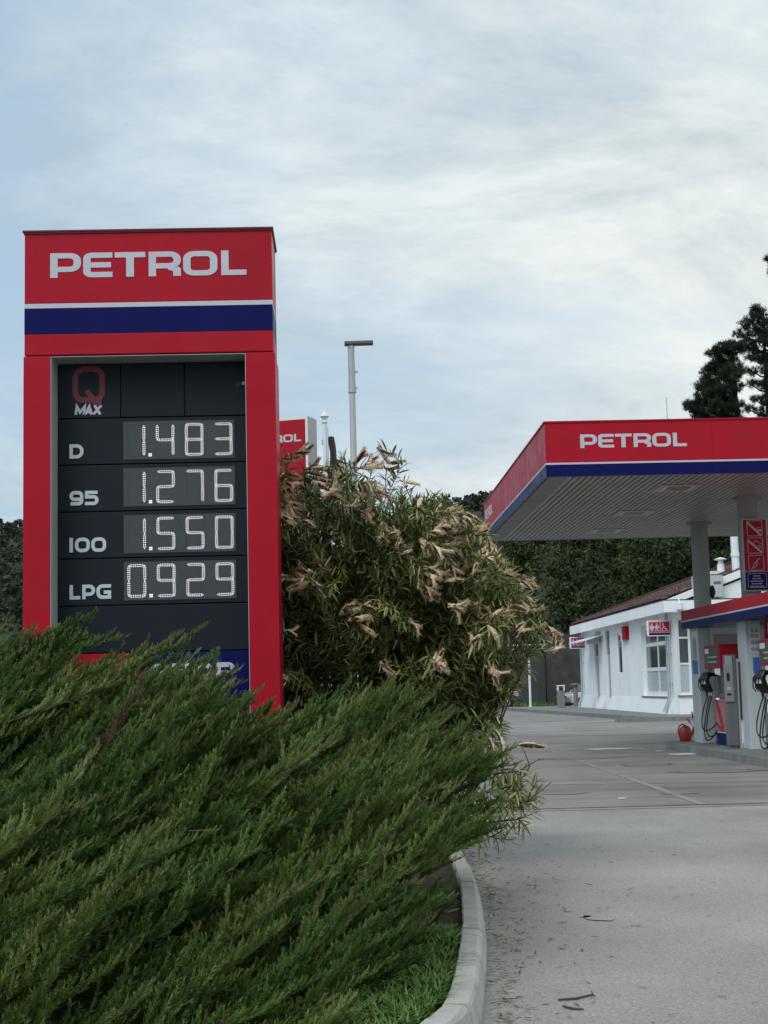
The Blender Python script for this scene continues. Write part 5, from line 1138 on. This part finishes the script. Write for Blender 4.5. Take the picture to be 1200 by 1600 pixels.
def add_leaf_run(pts, f0, step, r):
    """whorls of three along the outer part of a stem"""
    P = [np.array(p) for p in pts]; seg = np.cumsum([0]+[np.linalg.norm(P[i+1]-P[i]) for i in range(len(P)-1)]); Lt = seg[-1]; s = f0*Lt; ph = r.uniform(0, 6)
    while s <= Lt:
        i = min(np.searchsorted(seg, s, side='right')-1, len(P)-2); a = (P[i+1]-P[i]); l_ = np.linalg.norm(a); a /= l_; c = P[i]+a*(s-seg[i]); ref = np.array([0, 0, 1.0]) if abs(a[2]) < .9 else np.array([1.0, 0, 0]); u = np.cross(a, ref); u /= np.linalg.norm(u); v = np.cross(a, u); tipf = s/Lt
        if olim(c) > 6: s += step; continue
        for k in range(3):
            th = ph+2.094*k+r.normal()*.2; op = (1.15-.55*tipf**3)*r.uniform(.75, 1.15); d = a*math.cos(op)+(u*math.cos(th)+v*math.sin(th))*math.sin(op); d[2] -= .10; LO.append(c); LD.append(d); LS.append(r.uniform(.65, 1.15)*(1-.28*tipf**4)); LT.append((tipf, hueb))
        ph += 1.05; s += step*r.uniform(.7, 1.3)
LO, LD, LS, LT = [], [], [], []
def olim(p):
    q = proj(p); return q[0]-np.interp(q[1], [680, 760, 820, 880, 930, 980, 1010, 1060, 1100, 1130, 1180, 1240, 1300, 1340], [640, 690, 768, 800, 838, 858, 862, 830, 778, 785, 820, 858, 845, 800])+10
def pull(p):
    p = Vector(p)
    while olim(p) > 0: p.x -= .05
    return p
for i in range(250):
    hueb = rs.uniform(0, 1)**1.3*.8
    x = rs.uniform(-1.6, 1.72); yo = rs.uniform(-1.25, 1.2); zt0 = float(otop(x))-.10-.55*(abs(yo)/1.3)**2*rs.uniform(.5, 1); low = rs.rand() < .36
    z = zt0*rs.uniform(.93, 1.0) if not low else rs.uniform(.55, 1.0)*zt0
    if low: yo = rs.uniform(-1.45, -.5)
    if x < -.35: yo = max(yo, -.80+.5*rs.rand())
    b0_ = (.1+x*.28+rs.normal()*.18, 13.5+yo*.28+rs.normal()*.12, .09); e_ = pull((x, 13.5+yo, z)); pts = stem(b0_, e_, rs.uniform(-.02, .28), rs.uniform(.010, .018), 0); add_leaf_run(pts, .48, .055, rs); tips.append(pts)
    for k in range(rs.randint(2, 5)):
        t = rs.randint(4, 8); p = pts[t]; dd = Vector((rs.normal()*.28+.10*(x > .5), rs.normal()*.26-.06, abs(rs.normal())*.26+.10)); e2 = p+dd*1.3
        if e2.z > float(otop(e2.x)): e2.z = float(otop(e2.x))-rs.uniform(0, .12)
        e2 = pull(e2); q2 = [p.lerp(e2, f/3)+Vector((0, 0, .03*math.sin(math.pi*f/3))) for f in range(4)]; SM.tube([p_-OC for p_ in q2], [.007, .006, .004, .003], 4, 0, False); add_leaf_run(q2, .15, .042, rs); tips.append(q2)
# right flank and the low shoots over the kerb
hueb = .25
def S3(*pp, y=13.0): return [at(a, b, y+c) for a, b, c in pp]
for run in (S3((690, 1090, .4), (770, 1010, 0), (818, 985, -.2), (846, 996, -.3)), S3((690, 1090, .4), (760, 990, 0), (808, 930, 0), (836, 950, -.1)), S3((680, 1080, .4), (760, 1060, -.2), (800, 1062, -.3), (826, 1080, -.4)), S3((690, 1090, .4), (760, 1120, -.5), (778, 1135, -.8), (796, 1140, -.9)), S3((690, 1100, .4), (750, 960, .2), (790, 900, .2), (815, 872, .1)),
            S3((690, 1060, .2), (740, 1000, 0), (790, 965, -.1), (822, 918, -.1)), S3((690, 1080, 0), (740, 1090, -.3), (790, 1080, -.5), (815, 1095, -.6)), S3((700, 1080, 0), (760, 1030, -.3), (800, 1040, -.5), (830, 1050, -.6)),
            S3((700, 1280, -1.4), (770, 1250, -1.6), (820, 1255, -1.7), (862, 1222, -1.7)), S3((700, 1290, -1.6), (765, 1285, -1.8), (810, 1280, -1.9), (842, 1268, -1.9)), S3((690, 1250, -1.2), (760, 1210, -1.4), (810, 1205, -1.6), (845, 1185, -1.6)), S3((700, 1280, -1.5), (745, 1300, -1.7), (775, 1310, -1.8), (800, 1312, -1.8)), S3((690, 1230, -1.2), (755, 1240, -1.4), (800, 1228, -1.5), (826, 1206, -1.6)), S3((690, 1250, -1.2), (750, 1262, -1.5), (790, 1262, -1.6), (818, 1252, -1.7)),
            S3((690, 1180, -.8), (740, 1160, -1.0), (775, 1165, -1.1), (800, 1185, -1.2)), S3((690, 1180, -.8), (735, 1190, -1.2), (765, 1205, -1.3), (790, 1225, -1.4)), S3((690, 1200, -1), (720, 1250, -1.4), (740, 1290, -1.7), (752, 1325, -1.8))):
    pts = [];
    for i in range(3):
        for f in range(4): pts.append(run[i].lerp(run[i+1], f/4))
    pts.append(run[3]); hueb = rs.uniform(0, .45)
    SM.tube([p-OC for p in pts], [.010-.0006*i for i in range(len(pts))], 5, 0, False); add_leaf_run(pts, .30 if run[3].z < 1.0 else .22, .040, rs)
    for k in range(2 if run[3].z < 1.0 else 0):
        t = rs.randint(6, 11); p = pts[t]; e2 = p+Vector((rs.uniform(-.02, .14), rs.normal()*.14, rs.uniform(-.05, .20))); q2 = [p.lerp(e2, f/3) for f in range(4)]; SM.tube([p_-OC for p_ in q2], [.006, .005, .004, .003], 4, 0, False); add_leaf_run(q2, .1, .038, rs)
    tips.append(pts)
# seed pods: two curling husks lined with tan silk
def pod_mesh(seed):
    """a bunch of one to three opened pods: each two dark husks parting from the stalk, filled with tan silk"""
    r = np.random.RandomState(seed); allV = []; allF = []; mi = []; tn = []; off = 0; B = np.array([0, 0, 1.0])
    def put(V, F, m, t):
        nonlocal off
        V = V @ Rp.T+shift; allV.append(V); allF.extend([[q+off for q in f] for f in F]); mi.extend([m]*len(F)); tn.append(np.broadcast_to(t, len(V))); off += len(V)
    for pod in range(1+seed % 3):
        Rp = np.array(Matrix.Rotation(r.normal()*.45*(pod > 0), 3, 'Z') @ Matrix.Rotation(r.uniform(0, 6.28), 3, 'X') @ Matrix.Rotation(r.normal()*.35*(pod > 0), 3, 'Y')); shift = np.array([r.normal()*.02, r.normal()*.03, r.normal()*.03])*(pod > 0)
        for half in (-1, 1):
            if half == 1 and r.rand() < .25: continue
            Ln = .125*r.uniform(.75, 1.15); curl = r.uniform(-.3, .95)*half; m = 11; ang = np.linspace(0, curl, m)**1.0; ds = Ln/(m-1); P = np.zeros((m, 3)); a0 = half*r.uniform(.05, .42); htone = r.uniform(0, .85)
            for i in range(1, m): P[i] = P[i-1]+ds*np.array([math.cos(a0+ang[i]), math.sin(a0+ang[i]), 0])
            T_ = np.gradient(P, axis=0); T_ /= np.linalg.norm(T_, axis=1)[:, None]; Nn = np.stack([-T_[:, 1], T_[:, 0], T_[:, 2]*0], 1)*half
            w = .0115*np.sin(np.linspace(.2, 3.0, m))+.001; nv = 7; V = []
            for i in range(m):
                for j in range(nv): a = -1.2+2.4*j/(nv-1); V.append(P[i]+Nn[i]*(math.cos(a)-1)*w[i]*.8+B*math.sin(a)*w[i])
            put(np.array(V), [[i*nv+j, i*nv+j+1, (i+1)*nv+j+1, (i+1)*nv+j] for i in range(m-1) for j in range(nv-1)], 1, 0.0)
            nb_ = 9; V = []; ph = r.uniform(0, 6)
            for i in range(m):
                rr = (.0150*math.sin(.12+2.92*i/(m-1))**1.25+.0012)*(.45+.75*i/(m-1) if seed % 4 else 1)
                for j in range(nb_): a = 2*math.pi*j/nb_; q = rr*r.uniform(.65, 1.2); V.append(P[i]-Nn[i]*(.006+.55*rr)+Nn[i]*math.cos(a)*q*.9+B*math.sin(a)*q*1.15)
            put(np.array(V), [[i*nb_+j, i*nb_+(j+1) % nb_, (i+1)*nb_+(j+1) % nb_, (i+1)*nb_+j] for i in range(m-1) for j in range(nb_)], 0, np.clip(htone+r.normal(size=len(V))*.2, 0, 1))
            nh = 460; ii = r.uniform(0, m-1.01, nh); i0 = ii.astype(int); base = P[i0]+(P[i0+1]-P[i0])*(ii-i0)[:, None]-Nn[i0]*.010; aa = r.uniform(0, 6.28, nh); dd = -Nn[i0]*(.25+np.cos(aa)[:, None]*.8)+B*np.sin(aa)[:, None]*.95+T_[i0]*r.uniform(.1, 1.0, nh)[:, None]; dd /= np.linalg.norm(dd, axis=1)[:, None]
            V, F = spikes(base, dd, r.uniform(.008, .020, nh)*(.6+.9*ii/m), np.full(nh, .0014)); put(V, F.tolist(), 0, np.repeat(np.clip(htone+r.normal(size=nh)*.3, 0, 1), 4))
    me = bpy.data.meshes.new('seed_pod'); me.from_pydata(np.concatenate(allV).tolist(), [], allF); me.materials.append(M['fluff']); me.materials.append(M['husk']); me.polygons.foreach_set('material_index', mi)
    a = me.attributes.new('tint', 'FLOAT', 'POINT'); a.data.foreach_set('value', np.concatenate(tn).astype(np.float32)); me.update(); return me
PM = [pod_mesh(k) for k in range(12)]
ALLP = np.array([list(p) for pts in tips for p in pts[len(pts)//2:]])
pods = [(450, 720), (465, 706), (455, 755), (470, 745), (505, 752), (518, 735), (530, 745), (560, 718), (575, 725), (597, 706), (612, 736), (622, 748), (636, 752), (590, 770), (570, 765), (548, 790), (575, 800), (605, 825), (612, 835), (450, 790), (460, 805), (478, 815), (447, 850), (455, 870), (655, 785), (693, 800), (706, 806), (722, 815), (735, 806), (690, 820), (680, 830), (702, 838), (668, 850), (682, 856), (690, 866), (700, 850), (712, 858), (745, 835), (752, 830), (672, 888), (684, 895), (695, 903), (722, 886), (706, 885), (757, 866), (764, 872), (780, 880), (775, 868), (808, 915), (818, 910), (748, 895), (728, 945), (716, 955), (740, 960), (752, 970), (768, 965), (778, 950), (792, 955), (805, 948), (820, 945), (826, 952), (664, 915), (675, 920), (648, 975), (545, 955), (557, 968), (570, 945), (440, 905), (470, 905), (445, 962), (740, 1000), (806, 985), (770, 985), (858, 980), (867, 1012), (690, 1050), (700, 1062), (682, 1078), (557, 1045), (560, 1080), (455, 1082), (765, 1045), (780, 1050), (775, 1090), (786, 1098), (640, 870), (630, 855), (500, 880), (520, 770), (488, 740)]
for k, (px, py) in enumerate(pods[:100]):
    y = 12.15+rs.uniform(-.3, .2) if py > 740 else 12.5+rs.uniform(-.3, .3); y -= .9*max(0, (py-950)/200); p = at(px, py, y); o = bpy.data.objects.new('seed_pod', PM[k % 12]); COL.objects.link(o); o.parent = ol
    d_ = Vector((rs.uniform(.45, 1.0)*(-1 if px < 500 and rs.rand() < .4 else 1), rs.normal()*.4, rs.normal()*.55-.15)); o.rotation_euler = (d_.to_track_quat('X', 'Z').to_matrix() @ Matrix.Rotation(rs.uniform(0, 6.28), 3, 'X')).to_euler(); sc = rs.uniform(1.05, 1.45); o.scale = (sc, sc, sc); o.location = p-OC-d_.normalized()*.06
    base = o.location+OC; dist = np.linalg.norm(ALLP-np.array(base)[None]+np.array([[0, 0, .06]]), axis=1); q = Vector(ALLP[int(np.argmin(dist))])
    if (q-base).length > .38: base = q+(base-q)*(.16/(q-base).length); o.location = base-OC
    (q-base).length < .7 and SM.tube([q-OC, (q+base)/2-OC+Vector((0, 0, .02)), base-OC+d_.normalized()*.012], [.0045, .0038, .003], 5, 0, False)
    if .7 > (q-base).length > .10: hueb = rs.uniform(0, .6); add_leaf_run([q, (q+base)/2+Vector((0, 0, .02)), base], .2, .05, rs)

SM.build('stems', 'stem', ol)
LV, LF = leaf_geo(); O = np.array(LO); D = np.array(LD); s = np.array(LS); Rm = rot_to(D, NP.uniform(-.6, .6, len(O))); V = np.einsum('nij,vj->nvi', Rm, LV)*s[:, None, None]+(O-np.array(OC))[:, None, :]
F = (LF[None]+(np.arange(len(O))*len(LV))[:, None, None]).reshape(-1, 4); t = np.array(LT); tt = np.clip(.05+.42*t[:, 0]**2*(.35+.65*t[:, 1])+.65*t[:, 1]*t[:, 0]+NP.normal(size=len(O))*.10, 0, 1); yel = NP.rand(len(O)) < .03; tt[yel] = 1.0
np_obj('leaves', V.reshape(-1, 3), F, 'oleander', ol, tint=np.repeat(tt, len(LV))); print('oleander leaves', len(O))

# ================================================================== LITTER AND GRASS along the kerb
rs = np.random.RandomState(44); O = []; D = []; SC = []
KPx = np.array([[p.x, p.y] for p in KP]); sel = KPx[(KPx[:, 1] > 5) & (KPx[:, 1] < 21)]
for i in range(1500):
    c = sel[rs.randint(len(sel))]; dist = abs(rs.normal())*.10 if rs.rand() < .62 else rs.exponential(.42); O.append((c[0]+.05+dist, c[1]+rs.uniform(-.1, .1), .006+.03*max(0, .12-dist)*8*rs.rand())); a = rs.uniform(0, 6.28); D.append((math.cos(a), math.sin(a), rs.normal()*.10)); SC.append(rs.uniform(.16, .62))
for i in range(110): O.append((rs.uniform(1.0, 4.5), rs.uniform(6.5, 17), .006)); a = rs.uniform(0, 6.28); D.append((math.cos(a), math.sin(a), 0)); SC.append(rs.uniform(.12, .4))
O = np.array(O); D = np.array(D); LV, LF = leaf_geo(.12, .011, -.10); Rm = rot_to(D, rs.uniform(-.5, .5, len(O))); s = np.array(SC); V = np.einsum('nij,vj->nvi', Rm, LV)*s[:, None, None]+O[:, None, :]; F = (LF[None]+(np.arange(len(O))*len(LV))[:, None, None]).reshape(-1, 4)
np_obj('leaf_litter', V.reshape(-1, 3), F, 'dead_leaf', tint=np.repeat(rs.uniform(0, 1, len(O))**1.8, len(LV)), kind='stuff')
n = 900; x = rs.uniform(-.4, .95, n); y = rs.uniform(6.6, 12, n); kx = np.interp(y, [p[1] for p in KO[1:9]], [p[0] for p in KO[1:9]])-.17; ok = x < kx; O = np.stack([x, y, np.full(n, .10)], 1)[ok]; a = rs.uniform(0, 6.28, len(O)); D = np.stack([np.cos(a), np.sin(a), rs.normal(0, .12, len(O))], 1)
Rm = rot_to(D, rs.uniform(-.6, .6, len(O))); s = rs.uniform(.2, .7, len(O)); V = np.einsum('nij,vj->nvi', Rm, LV)*s[:, None, None]+O[:, None, :]; F = (LF[None]+(np.arange(len(O))*len(LV))[:, None, None]).reshape(-1, 4)
np_obj('bed_litter', V.reshape(-1, 3), F, 'dead_leaf', tint=np.repeat(rs.uniform(0, .8, len(O))**1.8, len(LV)), kind='stuff')
n = 9000; y = rs.uniform(5.4, 8.9, n); kx = np.interp(y, [p[1] for p in KO[1:9]], [p[0] for p in KO[1:9]])-.135; x = kx-rs.exponential(.22, n)*np.interp(y, [5.4, 7.2, 8.6], [1.6, 1.0, .45]); keep = rs.rand(n) < np.interp(y, [7.2, 8.9], [1, .25])
V, F, t = blades(np.stack([x, y, np.full(n, .085)], 1)[keep], .04, .13, .011, rs, .9); np_obj('bed_grass', V, F, 'grass', tint=t, kind='stuff')
# two thin fallen twigs and a red dead leaf on the road
for k, (pts, lab) in enumerate(((((872, 1562), (900, 1560), (926, 1554), (924, 1548)), 'thin dark twig lying on the near asphalt, the longer forked one'), (((880, 1572), (895, 1576), (912, 1577)), 'short dark twig lying on the near asphalt below the forked one'))):
    q = MB(); P = [atz(a, b, .008) for a, b in pts]; q.tube([p-P[0] for p in P], [.005, .006, .004, .002][:len(P)], 6); 
    if k == 0: q.tube([P[2]-P[0], atz(930, 1556, .02)-P[0]], [.004, .002], 5)
    tag(q.build('fallen_twig', 'stem', None, loc=P[0]), lab, 'twig', 'twigs on the road')
